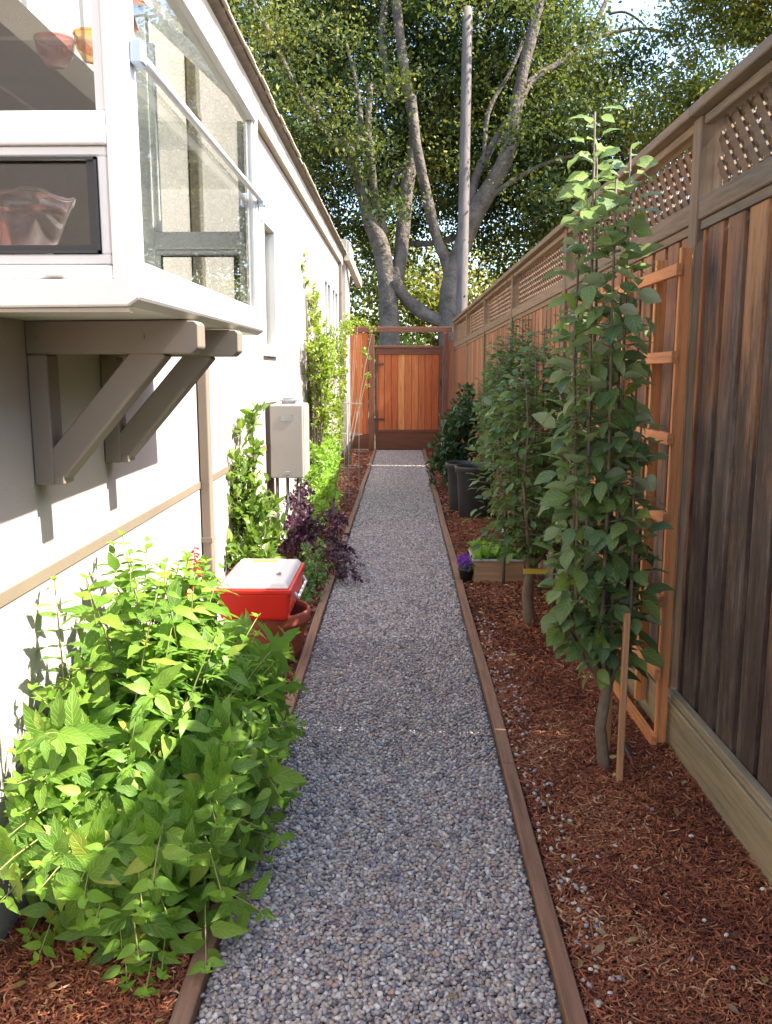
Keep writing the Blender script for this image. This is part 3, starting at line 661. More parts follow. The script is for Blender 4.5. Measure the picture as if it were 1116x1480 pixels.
for a, b in zip(allp[:-1], allp[1:]):
    ya, yb = a + .046, b - .046; ag = age_at(ya)
    m = MB(); m.rnd = random.random(); m.age = ag; sbox(m, -.045, .105, a + .002 if a > -1 else a, b - .002, ctop(a), ctop(b), ctop(a) + .037, ctop(b) + .037); m.build('cap_rail', M['rail'], fence, bevel=0.004)
    m = MB(); m.rnd = random.random(); m.age = ag - .05
    sbox(m, -.004, .034, ya, yb, ctop(ya) - .036, ctop(yb) - .036, ctop(ya) - .004, ctop(yb) - .004)
    m.build('top_rail', M['rail'], fence, bevel=0.004); m = MB(); m.age = ag; m.rnd = random.random()
    sbox(m, -.008, .034, ya, yb, crail(ya), crail(yb), crail(ya) + .076, crail(yb) + .076); m.build('rail', M['rail'], fence, bevel=0.004)
    m = MB(); m.rnd = random.random(); m.age = ag
    sbox(m, .004, .042, ya, yb, crail(ya) - .004 - .03, crail(yb) - .034, crail(ya) - .003, crail(yb) - .003)
    m.build('cleat', M['rail'], fence)
    m = MB(); m.rnd = random.random(); sbox(m, -.032, .006, a - .02 if a > 0 else a, b - .021, .0, .0, .205, .205); m.build('kickboard', M['kick'], fence, bevel=0.004)
    m = MB(); m.rnd = random.random(); m.age = .1; sbox(m, -.024, .010, ya, yb, .207, .207, .240, .240); m.build('bottom_rail', M['kick'], fence, bevel=0.004)
    # boards on two planes
    m = MB(); y = ya; i = 0
    yend = yb - {3.36: .008, 13.25: .07}.get(b, 0)
    while y < yend - .002:
        wd = min(random.uniform(.135, .142), yend - y); m.rnd = random.random(); m.age = ag + random.uniform(-.12, .08)
        gap = random.uniform(.001, .003)
        if i % 2 == 0: sbox(m, .012, .030, y, y + wd - gap, .03, .03, crail(y) - .036, crail(y + wd) - .036); y += wd
        else: sbox(m, .048, .066, y - .040, min(y + .120, yend), .03, .03, crail(y) - .036, crail(y + .08) - .036); y += random.uniform(.030, .042)
        i += 1
    m.build('board_panel', M['board'], fence, bevel=0.002)
    # lattice: two layers of diagonal lath, clipped to the opening
    m = MB(); z0 = max(crail(ya), crail(yb)) + .074; z1 = min(ctop(ya), ctop(yb)) - .034; hgt = z1 - z0; pit = 0.086
    for s in (1, -1):
        c0 = ya - hgt; 
        while c0 < yb + hgt:
            # line y = c0 + s*(z-z0) if s>0 else y = c0 + hgt - (z-z0)
            f = (lambda z: c0 + (z - z0)) if s > 0 else (lambda z: c0 + hgt - (z - z0))
            za_, zb_ = z0, z1
            if s > 0: za_ = max(z0, z0 + ya + .02 - c0); zb_ = min(z1, z0 + yb - .02 - c0)
            else: za_ = max(z0, z0 + c0 + hgt - yb + .02); zb_ = min(z1, z0 + c0 + hgt - ya - .02)
            if zb_ - za_ > .04:
                m.rnd = random.random(); m.age = ag + random.uniform(-.08, .08)
                xo = .052 if s > 0 else .0605
                p = Vector((fx(f(za_)) + xo, f(za_), za_)); q = Vector((fx(f(zb_)) + xo, f(zb_), zb_))
                m.bar(p, q, .034, .008, up=(1, 0, 0))
            c0 += pit
    m.build('lattice', M['lath'], fence)

# ------------------------------------------------------------------ gate
GY = 16.0
gate = thing('garden_gate', 'orange redwood board gate closing the far end of the gravel path', 'gate', (0.1, GY, 0))
gx0, gx1 = -0.50, 0.715
m = MB(); n = 9; wd = (gx1 - gx0 - .10) / n
random.seed(8)
for i in range(n):
    m.rnd = random.random(); a = gx0 + .05 + i * wd; m.box(a, a + wd - .006, GY + random.uniform(0, .004), GY + .022, .36, 1.765)
m.build('board_panel', M['redwood'], gate, bevel=0.003)
m = MB(); m.rnd = .9; m.box(gx0 + .04, gx1 - .04, GY + .023, GY + .045, .0, 1.75); m.build('backing', M['gatepost'], gate)
m = MB(); m.rnd = .2
m.box(gx0 + .0, gx1, GY - .022, GY - .002, .012, .357); m.box(gx0 + .0, gx1, GY - .022, GY - .002, 1.745, 1.86); m.box(gx0 - .01, gx1 + .01, GY - .04, GY + .06, 1.862, 1.90)
m.rnd = .5; m.box(gx0, gx0 + .048, GY - .020, GY - .002, .358, 1.744); m.box(gx1 - .048, gx1, GY - .020, GY - .002, .358, 1.744)
m.rnd = .3; m.box(gx0 + .05, gx1 - .05, GY - .03, GY - .022, .33, .38)
m.build('gate_frame', M['gatetrim'], gate, bevel=0.004)
for z in (.55, 1.55): m = MB(); m.box(gx0 - .03, gx0 + .16, GY - .026, GY - .0215, z, z + .035); m.build('hinge', M['darkmetal'], gate)
m = MB(); m.box(gx1 - .04, gx1 - .01, GY - .05, GY - .022, 1.18, 1.30); m.tube([(gx1 - .025, GY - .05, 1.2), (gx1 - .025, GY - .085, 1.22), (gx1 - .025, GY - .085, 1.27), (gx1 - .025, GY - .05, 1.29)], .006, 6); m.build('latch', M['darkmetal'], gate)
gp = thing('gate_surround', 'brown timber posts and overhead beam framing the redwood gate', 'gate frame', (0.1, GY, 0))
for a, b, top in ((-.62, -.515, 2.10), (.735, .835, 2.14)):
    m = MB(); m.rnd = .4; m.box(a, b, GY - .05, GY + .05, 0, top); m.build('post', M['gatepost'], gp, bevel=0.005)
m = MB(); m.rnd = .6; m.box(-1.00, .90, GY - .04, GY + .04, 2.142, 2.235); m.build('beam', M['gatetrim'], gp, bevel=0.005)
sp = thing('side_fence', 'narrow orange redwood panel between the house corner and the gate post', 'fence', (-.8, GY, 0))
m = MB()
for i in range(3): m.rnd = [.3, .9, .1][i]; a = -.955 + i * .11; m.box(a, a + .105, GY, GY + .02, .12, 2.13)
m.build('board_panel', M['redwood'], sp, bevel=0.003)
m = MB(); m.rnd = .5; m.box(-.958, -.622, GY - .02, GY - .001, .02, .30); m.build('kickboard', M['gatetrim'], sp)
m = MB(); m.rnd = .5; m.box(.837, 1.3, GY + .0, GY + .02, 0.0, 2.0); o = m.build('stop_board', M['gatepost'], gp)

# ------------------------------------------------------------------ trellis and stakes
tr = thing('trellis', 'orange cedar ladder trellis leaning in front of the fence behind the nearest fruit tree', 'trellis', (1.03, 4, 0))
VY = [3.26, 3.55, 4.02, 4.44]
for i, y in enumerate(VY):
    m = MB(); m.rnd = random.random(); x = fx(y) - .062
    m.box(x - .020, x + .022, y - .012, y + .012, .02 if i % 2 == 0 else .10, 1.93 - .01 * i); m.build('upright', M['trellis'], tr, bevel=0.002)
for i, z in enumerate([.055, .33, .62, .94, 1.24, 1.54, 1.85]):
    m = MB(); m.rnd = random.random(); ya, yb = 3.22, 4.54
    if i == 6: yb = 4.45
    m.bar((fx(ya) - .094, ya, z), (fx(yb) - .094, yb, z - .01), .024, .042); m.build('rung', M['rung'], tr, bevel=0.002)
def stake(x, y, z1, lab, r=.014, mat='stake', lean=(0, 0)):
    m = MB(); m.rnd = random.random(); m.bar((x, y, -.01), (x + lean[0], y + lean[1], z1), r * 2, r * 2, up=(1, 0, 0)); o = m.build('plant_stake', M[mat], bevel=0.003)
    tag(o, lab, 'stake')
stake(.785, 2.93, .66, 'square wooden stake in the mulch right beside the nearest fruit tree trunk', .011)
stake(.80, 3.18, .75, 'thin wooden stake just behind the nearest fruit tree trunk', .010)
stake(.80, 6.75, .52, 'short leaning wooden stake behind the tray of seedlings', .012, lean=(.03, 0))
stake(.93, 5.15, .42, 'dark stake at the fence behind the second fruit tree', .011, 'darkmetalwood' if 'darkmetalwood' in M else 'darkmetal')
st = thing('sprinkler_riser', 'thin grey pipe riser standing in front of the tray of seedlings', 'irrigation pipe', (.70, 6.02, 0))
m = MB(); m.tube([(.70, 5.82, 0), (.698, 5.83, .30), (.69, 5.84, .49)], .012, 10); m.build('pipe', M['steel'], st, smooth=True)
m = MB(); m.lathe([(0, 0), (.020, 0), (.022, .03), (.016, .035), (.016, .06), (.022, .065), (.022, .09), (.012, .10), (0, .10)], (.695, 5.84, .36), 12); m.build('valve', M['darkmetal'], st, smooth=True); m = MB(); m.lathe([(0, 0), (.018, 0), (.02, .04), (0, .05)], (.69, 5.84, .49), 12); m.build('nozzle', M['darkmetal'], st, smooth=True)

# ------------------------------------------------------------------ plants
M['bark'] = paint('bark', (0.17, 0.13, 0.09), rough=0.9, var=0.3, scale=25, bump=0.8, fine=90)
M['greenstem'] = paint('green_stem', (0.22, 0.24, 0.07), rough=0.6, var=0.15, scale=20, bump=0.1)
M['redstem'] = paint('reddish_stem', (0.20, 0.10, 0.06), rough=0.6, var=0.2, scale=20, bump=0.1)
M['salvia'] = leafmat('salvia_leaf', [(0, (0.06, 0.15, 0.018)), (0.5, (0.12, 0.25, 0.025)), (0.9, (0.20, 0.33, 0.035)), (1, (0.34, 0.36, 0.06))], under=(0.13, 0.26, 0.06), trans=0.34, transcol=(0.36, 0.66, 0.05), veins=0.22, rough=0.5, freq=6)
M['tip'] = leafmat('young_leaf', [(0, (0.16, 0.34, 0.03)), (1, (0.28, 0.48, 0.05))], trans=0.42, transcol=(0.5, 0.8, 0.08), veins=0.15)
M['apple'] = leafmat('apple_leaf', [(0, (0.045, 0.095, 0.050)), (0.3, (0.085, 0.150, 0.058)), (0.6, (0.14, 0.21, 0.06)), (0.85, (0.21, 0.28, 0.07)), (1, (0.27, 0.36, 0.08))], under=(0.27, 0.33, 0.23), trans=0.32, transcol=(0.4, 0.6, 0.08), veins=0.2, rough=0.38, freq=6)
M['shrub'] = leafmat('shrub_leaf', [(0, (0.035, 0.095, 0.02)), (0.6, (0.08, 0.17, 0.03)), (1, (0.21, 0.29, 0.08))], under=(0.17, 0.23, 0.13), trans=0.28, transcol=(0.3, 0.5, 0.06))
M['dark'] = leafmat('glossy_dark_leaf', [(0, (0.020, 0.055, 0.022)), (1, (0.06, 0.12, 0.04))], trans=0.15, rough=0.3, transcol=(0.15, 0.35, 0.05))
M['laurel'] = leafmat('citrus_leaf', [(0, (0.06, 0.125, 0.02)), (0.6, (0.13, 0.21, 0.035)), (1, (0.27, 0.33, 0.08))], trans=0.3, transcol=(0.4, 0.65, 0.05), rough=0.33)
M['vine'] = leafmat('vine_leaf', [(0, (0.09, 0.16, 0.012)), (0.6, (0.18, 0.27, 0.02)), (1, (0.32, 0.38, 0.04))], trans=0.35, transcol=(0.5, 0.65, 0.04))
M['lime'] = leafmat('lime_leaf', [(0, (0.12, 0.27, 0.02)), (1, (0.28, 0.46, 0.05))], trans=0.38, transcol=(0.5, 0.8, 0.06))
M['purple'] = leafmat('purple_leaf', [(0, (0.025, 0.010, 0.018)), (0.6, (0.065, 0.022, 0.045)), (1, (0.13, 0.06, 0.10))], trans=0.2, transcol=(0.3, 0.05, 0.15), rough=0.4)
M['petal_red'] = plain('red_petal', (0.60, 0.02, 0.015), 0.5)
M['petal_purple'] = leafmat('purple_petal', [(0, (0.20, 0.04, 0.40)), (1, (0.40, 0.12, 0.62))], trans=0.35, transcol=(0.5, 0.15, 0.8))
M['cream'] = leafmat('cream_flower', [(0, (0.7, 0.65, 0.4)), (1, (0.8, 0.75, 0.6))], trans=0.3)

def curve_pts(a, b, bow, n=7):
    """quadratic bezier from a to b, bowed upward"""
    a, b = np.array(a, float), np.array(b, float); c = a * 0.45 + b * 0.55; c = c + np.array(bow)
    t = np.linspace(0, 1, n)[:, None]; return (1 - t) ** 2 * a + 2 * t * (1 - t) * c + t ** 2 * b

# --- big salvia at the left
sal = thing('salvia_bush', 'big bright green leafy salvia bush spilling over the near left path edge', 'bush', (-.8, 2.75, 0))
sm = MB(); LP = []; LD = []; LN = []; LL = []; TP = []; TD = []; TN = []; TL = []
random.seed(5)
ns = 350; tips = []
cen = np.array([-.745, 2.58, .13])
for i in range(ns):
    for _ in range(60):
        th = random.uniform(0, 2 * PI); u = random.uniform(-0.12, 1.0)
        ph = math.asin(u); rr = random.uniform(0.72, 1.05) if random.random() < .8 else random.uniform(.4, .75)
        ax = .43; ay = .70 if math.sin(th) < 0 else .92
        e = cen + rr * np.array([ax * math.cos(ph) * math.cos(th), ay * math.cos(ph) * math.sin(th), .74 * math.sin(ph)])
        # the crown is lower towards the camera
        e[2] *= 1.0 - 0.26 * max(0, (2.75 - e[1]) / .8)
        if e[0] > -1.02 and e[2] > .05: break
    if i < 16: e = np.array([random.uniform(-1.0, -.65), random.uniform(2.3, 2.95), random.uniform(.86, .95)])
    elif i < 62: e = np.array([random.uniform(-.98, -.42), random.uniform(1.76, 2.10), random.uniform(.035, .40)])
    elif i < 78: e = np.array([random.uniform(-.78, -.40), random.uniform(3.05, 3.7), random.uniform(.18, .48)])
    elif i < 108: e = np.array([random.uniform(-.62, -.32), random.uniform(1.92, 2.8), random.uniform(.05, .36)])
    elif i < 128: e = np.array([random.uniform(-1.02, -.9), random.uniform(1.95, 2.35), random.uniform(.35, .68)])
    base = np.array([-.80 + random.uniform(-.12, .14), 2.60 + random.uniform(-.40, .40), 0.0])
    hd = e - base
    pts = curve_pts(base, e, (-.08 * hd[0], -.08 * hd[1], .22 * math.hypot(hd[0], hd[1]) + .05), 9)
    pts[:, 0] = np.maximum(pts[:, 0], -1.04)
    sm.tube(pts, list(np.linspace(.0042, .0016, 9)), 5)
    seg = np.linalg.norm(np.diff(pts, axis=0), axis=1); cum = np.concatenate([[0], np.cumsum(seg)]); tot = cum[-1]
    s = tot * random.uniform(.42, .55); az0 = random.uniform(0, PI); j = 0
    while s < tot - .012:
        p = np.array([np.interp(s, cum, pts[:, q]) for q in range(3)]); p2 = np.array([np.interp(min(s + .02, tot), cum, pts[:, q]) for q in range(3)])
        d = p2 - p; d /= np.linalg.norm(d) + 1e-9; rem = (tot - s)
        ux = np.cross(d, [0.1, 0.2, 1]); ux /= np.linalg.norm(ux) + 1e-9; uy = np.cross(d, ux)
        sz = min(.102, .038 + rem * .48) * random.uniform(.70, 1.2)
        for sg in (0, PI):
            an = az0 + j * PI / 2 + sg + random.uniform(-.3, .3)
            o = ux * math.cos(an) + uy * math.sin(an)
            dd = o * 1.0 + d * random.uniform(.25, .6) + np.array([0, 0, -.12])
            nn = d * 1.0 + np.array([0, 0, .75]) + RS.normal(size=3) * .22 + np.array([.12, -.1, 0])
            if rem < .05: TP.append(p + o * .003); TD.append(dd); TN.append(nn); TL.append(sz * .9)
            else: LP.append(p + o * .012); LD.append(dd); LN.append(nn); LL.append(sz)
        s += random.uniform(.034, .055); j += 1
    for q in range(4):
        TP.append(pts[-1]); a_ = random.uniform(0, 6.3); TD.append([math.cos(a_), math.sin(a_), .8]); TN.append([-.3 * math.cos(a_), -.3 * math.sin(a_), 1]); TL.append(random.uniform(.02, .035))
    tips.append(pts[-1])
LP = np.array(LP); LL = np.array(LL)
leaves('foliage', M['salvia'], sal, LP, LD, LN, LL, LL * .45, T_SALVIA)
TL = np.array(TL); leaves('young_leaves', M['tip'], sal, TP, TD, TN, TL, TL * .48, T_SALVIA)
sm.build('stems', M['greenstem'], sal, smooth=True)
def flower_spike(m, p, h, n):
    p = Vector(p)
    for i in range(n):
        z = h * i / n; a = i * 2.4; d = Vector((math.cos(a), math.sin(a), -.1)); l = .026 * (1.1 - .5 * i / n)
        q = p + Vector((0, 0, z)); m.tube([q, q + d * l * .6, q + d * l + Vector((0, 0, -.004))], [.002, .0034, .0045], 6)
for (x, y, z, h) in ((-.71, 2.88, .80, .10), (-.715, 2.78, .76, .06)):
    m = MB(); m.tube([(x, y, z - .25), (x, y, z + h)], .0015, 5); flower_spike(m, (x, y, z), h, int(h * 170)); m.build('flower_spike', M['petal_red'], sal, smooth=True)

# --- generic shrub: twigs through a volume, leaves along the twigs
def volume_plant(name, label, cat, base, blobs, nleaf, ll, lw, mat, T=T_SMALL, stem='bark', stems=14, part='foliage', up=.3, rs=.006, clump=.5, group=None, zmin=.03):
    t = thing(name, label, cat, (base[0], base[1], 0), group); m = MB(); pos = []; dr = []
    tot = sum(b[3] * b[4] * b[5] for b in blobs)
    for (cx, cy_, cz, rx, ry, rz) in blobs:
        k = int(nleaf * rx * ry * rz / tot); nt_ = max(5, k // 14); 
        for i in range(nt_):
            d = RS.normal(size=3); d /= np.linalg.norm(d); r = (0.35 + .65 * RS.rand() ** .6) * (0.85 + .3 * RS.rand())
            e = np.array([cx, cy_, cz]) + d * r * np.array([rx, ry, rz]); e[2] = max(e[2], zmin)
            s0 = np.array([cx, cy_, cz - rz * .3]) + (e - np.array([cx, cy_, cz - rz * .3])) * .45
            pp = curve_pts(s0, e, (0, 0, .04 + .1 * rz), 5)
            m.tube(pp, [rs * .35, rs * .3, rs * .26, rs * .2, rs * .14], 4, False)
            for q in range(14):
                u = RS.rand() ** .6; j = min(int(u * 4), 3); f = u * 4 - j; p = pp[j] * (1 - f) + pp[j + 1] * f
                pos.append(p + RS.normal(size=3) * ll * .25); dd = (pp[4] - pp[0]); dd = dd / (np.linalg.norm(dd) + 1e-6)
                dr.append(dd * .6 + RS.normal(size=3) * .65 + np.array([0, 0, up * .5]))
    bx = np.array([b[:3] for b in blobs])
    for i in range(stems):
        b = blobs[i % len(blobs)]; e = np.array(b[:3]) + RS.normal(size=3) * np.array(b[3:]) * .3; b0 = np.array([base[0] + RS.normal() * .03, base[1] + RS.normal() * .03, 0])
        pp = curve_pts(b0, e, (0, 0, .1), 6); m.tube(pp, list(np.linspace(rs, rs * .4, 6)), 6)
    pos = np.array(pos); dr = np.array(dr); n = len(pos)
    pos[:, 2] = np.maximum(pos[:, 2], zmin * .6)
    L = ll * (.55 + .75 * RS.rand(n)); nn = RS.normal(size=(n, 3)) * .55 + np.array([.1, -.15, 1])
    leaves(part, M[mat], t, pos, dr, nn, L, L * lw, T)
    m.build('stems', M[stem], t, smooth=True); return t

# --- citrus-like bush by the wall
volume_plant('citrus_bush', 'upright glossy yellow green bush against the wall behind the cooler', 'bush', (-.93, 5.35),
    [(-.93, 5.4, .42, .17, .30, .40), (-.98, 5.35, .72, .14, .24, .34), (-.97, 5.45, 1.02, .09, .16, .24), (-.95, 5.2, .30, .18, .25, .28)], 2100, .070, .42, 'laurel', T_LAUREL, up=.9)
volume_plant('wall_vine', 'tall climbing vine with small yellow green leaves on the wall beyond the meter box', 'vine', (-1.0, 9.9),
    [(-.90, 9.6, 1.55, .18, .75, .42), (-.90, 9.8, 1.15, .16, .55, .45), (-.88, 9.2, 1.75, .14, .45, .25), (-1.0, 10.0, 2.15, .08, .55, .35), (-1.03, 9.3, 2.45, .04, .15, .38), (-.93, 10.2, .75, .11, .4, .35), (-.98, 11.6, 1.7, .10, .5, .5)], 6500, .042, .6, 'vine', stems=20, rs=.010, up=.2)
volume_plant('wall_vine', 'slender climbing vine reaching over the gate corner of the house', 'vine', (-.85, 13.4),
    [(-.93, 13.3, 1.5, .10, .45, .8), (-.90, 14.6, 2.2, .12, .5, .2), (-.78, 15.2, 2.28, .15, .25, .10), (-.55, 15.7, 2.20, .18, .1, .07), (-.62, 15.3, 1.75, .10, .1, .12), (-.60, 15.3, 1.3, .06, .1, .16), (-.95, 13.0, .7, .10, .4, .5)], 2600, .045, .6, 'vine', stems=10, rs=.006)
volume_plant('low_shrub', 'bright green low shrub at the wall below the tall climbing vine', 'shrub', (-.80, 8.9),
    [(-.82, 8.8, .45, .20, .5, .36), (-.74, 8.2, .30, .16, .4, .25), (-.84, 9.9, .45, .16, .5, .35), (-.78, 7.7, .22, .16, .4, .20)], 4200, .045, .5, 'lime', stems=18, rs=.005)
volume_plant('purple_shrub', 'dark purple leaved shrub below the grey meter box', 'shrub', (-.82, 6.7),
    [(-.80, 6.55, .26, .19, .36, .20), (-.84, 7.0, .42, .14, .3, .18), (-.72, 6.5, .22, .16, .3, .2)], 2200, .038, .5, 'purple', stems=18, rs=.005)
volume_plant('purple_shrub', 'small blackish purple shrub spilling over the edging onto the gravel', 'shrub', (-.50, 6.05),
    [(-.46, 6.25, .16, .13, .20, .14), (-.42, 5.95, .13, .14, .2, .10), (-.52, 6.6, .28, .12, .25, .20), (-.36, 5.8, .08, .10, .14, .05)], 1200, .036, .45, 'purple', stems=14, rs=.004)
volume_plant('ground_cover', 'low dark green ground cover between the cooler and the purple shrubs', 'plant', (-.62, 5.6),
    [(-.62, 5.6, .10, .16, .45, .12), (-.66, 5.2, .07, .14, .4, .10), (-.66, 6.1, .14, .12, .3, .15)], 1700, .034, .55, 'shrub', stems=10, rs=.003)
# wire frame by the far left bed
wf = thing('wire_plant_support', 'thin pale wire plant support in the left bed near the gate', 'plant support', (-.47, 9.3, 0))
m = MB()
for dx, dy in ((0, 0), (-.16, .08), (-.1, -.13)): m = MB(); m.tube([(-.47 + dx, 9.3 + dy, 0), (-.465 + dx * 1.05, 9.3 + dy, 1.15)], .004, 5); m.build('leg', M['steel'], wf)
for z in (.45, .8, 1.13): m = MB(); m.tube([(-.55 + .12 * math.cos(a), 9.28 + .12 * math.sin(a), z) for a in np.linspace(0, 2 * PI, 20)], .003, 5, False); m.build('hoop', M['steel'], wf)

# --- columnar apple trees
def apple(label, base, stems_, trunk_h, trunk_r, nl, ll, seed, mat='apple', side=.045, group='fruit trees along the fence', brush=0):
    random.seed(seed)
    t = thing('fruit_tree', label, 'tree', (base[0], base[1], 0), group); m = MB(); pos = []; dr = []; nn = []; szs = []; rn = []
    bx, by = base
    fork = np.array([bx + .005, by, trunk_h])
    m.tube([(bx + .01, by, -.02), (bx + .003, by, .04), (bx - .012, by + .01, trunk_h * .5), tuple(fork)], [trunk_r * 1.35, trunk_r, trunk_r * .92, trunk_r * .85], 12)
    m.build('trunk', M['bark'], t, smooth=True); m = MB()
    tots = sum(s[2] for s in stems_)
    for (dx, dy, top) in stems_:
        mid = fork + np.array([dx * .9, dy * .9, .20]); e = np.array([bx + dx + random.uniform(-.03, .03), by + dy, top])
        pts = np.array([fork - [0, 0, .03], fork + [dx * .45, dy * .45, .07], mid, mid * .66 + e * .34 + RS.normal(size=3) * .012, mid * .33 + e * .67 + RS.normal(size=3) * .014, e])
        m.tube(pts, list(np.linspace(trunk_r * .5, .0035, 6)), 7)
        seg = np.linalg.norm(np.diff(pts, axis=0), axis=1); cum = np.concatenate([[0], np.cumsum(seg)]); tot = cum[-1]
        k = int(nl * top / tots)
        for i in range(k):
            u = 0.10 + 0.9 * (i + random.random()) / k; s = tot * u; p = np.array([np.interp(s, cum, pts[:, q]) for q in range(3)])
            a = i * 2.4 + random.uniform(-.4, .4); sp_ = side * random.uniform(.5, 2.2 if u < .75 else 1.0) * (1 + brush * random.random())
            o = np.array([math.cos(a), math.sin(a), 0]); toptip = u > .78
            st_ = p + o * sp_ + np.array([0, 0, random.uniform(-.01, .03)])
            if random.random() < .5 and sp_ > .04: m.tube([p, st_], [.0022, .0012], 4, False)
            elev = random.uniform(-.9, .7) if not toptip else random.uniform(-.2, .9)
            pos.append(st_); dr.append(o * 1.0 + np.array([0, 0, elev])); nn.append(np.array([0, 0, 1.0]) + o * (.4 if elev < 0 else -.3) + RS.normal(size=3) * .45)
            szs.append(ll * random.uniform(.62, 1.15) * (1 if u < .93 else .75)); rn.append(min(.99, random.random() * .75 + (.22 if toptip else 0)))
    m.build('branches', M['bark'], t, smooth=True)
    szs = np.array(szs); leaves('foliage', M[mat], t, pos, dr, nn, szs, szs * .66, T_APPLE, np.array(rn)); return t
apple('nearest tall columnar fruit tree with large leaves standing in front of the trellis', (.755, 3.06),
      [(-.11, -.03, 2.33), (.0, -.02, 2.22), (-.17, .05, 2.02), (-.06, .10, 2.26), (-.05, -.06, 2.12), (.04, .08, 1.75), (-.12, .2, 1.7), (-.02, .02, 1.5), (.07, -.04, 1.3), (-.14, -.02, 1.25), (.07, .12, .95), (-.04, .02, .80)], .36, .023, 1050, .092, 3, side=.034)
apple('second fruit tree from the camera with two bare trunks above yellow label', (.745, 4.92),
      [(0, 0, 1.62), (.08, .12, 1.72), (-.10, .10, 1.50), (.15, -.10, 1.55), (-.05, -.16, 1.45), (.2, .2, 1.5), (-.14, .25, 1.4)], .38, .034, 1900, .062, 9, 'shrub', side=.06, brush=1.0)
apple('third fruit tree from the camera standing behind the tray of seedlings', (.85, 7.0),
      [(0, 0, 1.75), (.10, .12, 1.62), (-.06, .10, 1.60), (.12, -.12, 1.66), (-.10, -.16, 1.55), (.16, .3, 1.9), (-.04, .32, 1.7)], .66, .030, 2100, .060, 12, 'shrub', side=.06, brush=.9)
volume_plant('low_branches', 'leafy sucker shoots crowding the ground around the second fruit tree', 'shrub', (.88, 5.6),
    [(.86, 5.6, .55, .16, .4, .25), (.90, 6.2, .8, .15, .5, .3)], 900, .055, .5, 'shrub', stems=8, rs=.004)
m = MB(); m.box(.70, .84, 4.87, 4.882, .33, .36); o = m.build('tree_tie', plain('yellow_tag', (.65, .50, .08), .6)); tag(o, 'yellow plastic tie round the second fruit tree trunk', 'tree tie')
m = MB(); m.tube([(.72, 3.02, .52), (.77, 2.95, .525), (.82, 3.02, .52), (.79, 3.12, .52), (.74, 3.10, .52), (.715, 3.04, .52)], .007, 6); o = m.build('tree_tie', plain('orange_tie', (.8, .28, .03), .5), smooth=True); tag(o, 'orange tie holding the nearest fruit tree to its stake', 'tree tie')
m = MB(); m.box(.70, .80, 6.62, 6.63, .50, .535); m.box(.76, .79, 6.615, 6.62, .36, .50); o = m.build('plant_tag', plain('red_tag', (.65, .05, .03), .5)); tag(o, 'red plastic plant tag hanging on the third fruit tree', 'plant tag')
m = MB(); m.tube([P(903, 1075, 3.38), P(912, 1098, 3.30), P(925, 1128, 3.19)], .011, 8)
o = m.build('irrigation_hose', plain('black_rubber', (.02, .022, .025), .5), smooth=True); tag(o, 'short black irrigation hose poking from the mulch beside the wooden stake', 'hose')

# camellia near the gate and the black pots
volume_plant('camellia_bush', 'dark glossy evergreen bush behind the black pots near the gate', 'bush', (.78, 10.9),
    [(.72, 10.9, .60, .30, .5, .45), (.60, 10.7, .42, .26, .4, .30), (.82, 11.2, .95, .20, .4, .35), (.50, 10.5, .22, .20, .3, .15)], 3600, .075, .45, 'dark', T_LAUREL, stems=16, rs=.008)
M['blackplastic'] = paint('black_plastic', (0.035, 0.037, 0.042), rough=0.45, var=0.2, scale=12, bump=0.1, dirt=(1.4, 1.3, 1.2), dirt_amt=0.3)
def big_pot(c, r, h, lab, name='plant_pot', n=36):
    t = thing(name, lab, 'pot', (c[0], c[1], 0)); m = MB()
    m.lathe([(0, .012), (r * .80, .012), (r * .84, .03), (r * .97, h * .86), (r * 1.0, h * .87)], (c[0], c[1], 0), n)
    m.build('pot_body', M['blackplastic'], t, smooth=True)
    m = MB(); m.lathe([(r * 1.0, h * .87), (r * 1.06, h * .875), (r * 1.075, h * .97), (r * 1.085, h), (r * 1.0, h * .995), (r * .97, h * .95), (r * .94, h * .8)], (c[0], c[1], 0), n); m.build('rim', M['blackplastic'], t, smooth=True)
    m = MB(); m.lathe([(0, h * .80), (r * .5, h * .81), (r * .94, h * .79)], (c[0], c[1], 0), n); m.build('potting_soil', M['soil'], t); return t
big_pot((.735, 8.62), .195, .54, 'large black plastic nursery pot on the mulch, nearer of the two')
big_pot((.66, 9.08), .190, .52, 'large black plastic nursery pot behind the nearer black pot')
volume_plant('potted_tree', 'leafy young tree rising from the large black pots by the fence', 'plant', (.86, 8.7),
    [(.94, 8.5, 1.25, .12, .45, .40), (.92, 9.3, 1.05, .13, .4, .3)], 1300, .065, .5, 'shrub', stems=6, rs=.007)
# seedling tray and flower pot
sb = thing('planter_box', 'shallow tan wooden planter box on the mulch near the path edging', 'planter box', (.66, 6.15, 0))
m = MB(); x0, x1, y0, y1, h = .50, .85, 5.88, 6.24, .175
M['tanbox'] = wood('tan_box_wood', [(0, (0.46, 0.29, 0.16)), (1, (0.52, 0.34, 0.20))], 'X', grain=40)
m.box(x0, x1, y0, y0 + .014, .015, h); m.box(x0, x1, y1 - .014, y1, .015, h); m.box(x0, x0 + .014, y0 + .014, y1 - .014, .015, h); m.box(x1 - .014, x1, y0 + .014, y1 - .014, .015, h); m.box(x0 + .014, x1 - .014, y0 + .014, y1 - .014, .015, .03)
m.build('box_body', M['tanbox'], sb, bevel=0.003)
m = MB(); e = .012
for (a, b, c, d) in ((x0 - e, x1 + e, y0 - e, y0 + .022), (x0 - e, x1 + e, y1 - .022, y1 + e), (x0 - e, x0 + .022, y0 + .022, y1 - .022), (x1 - .022, x1 + e, y0 + .022, y1 - .022)): m.box(a, b, c, d, h, h + .014)
m.build('rim', plain('grey_rim', (.42, .42, .45), .5), sb, bevel=0.003)
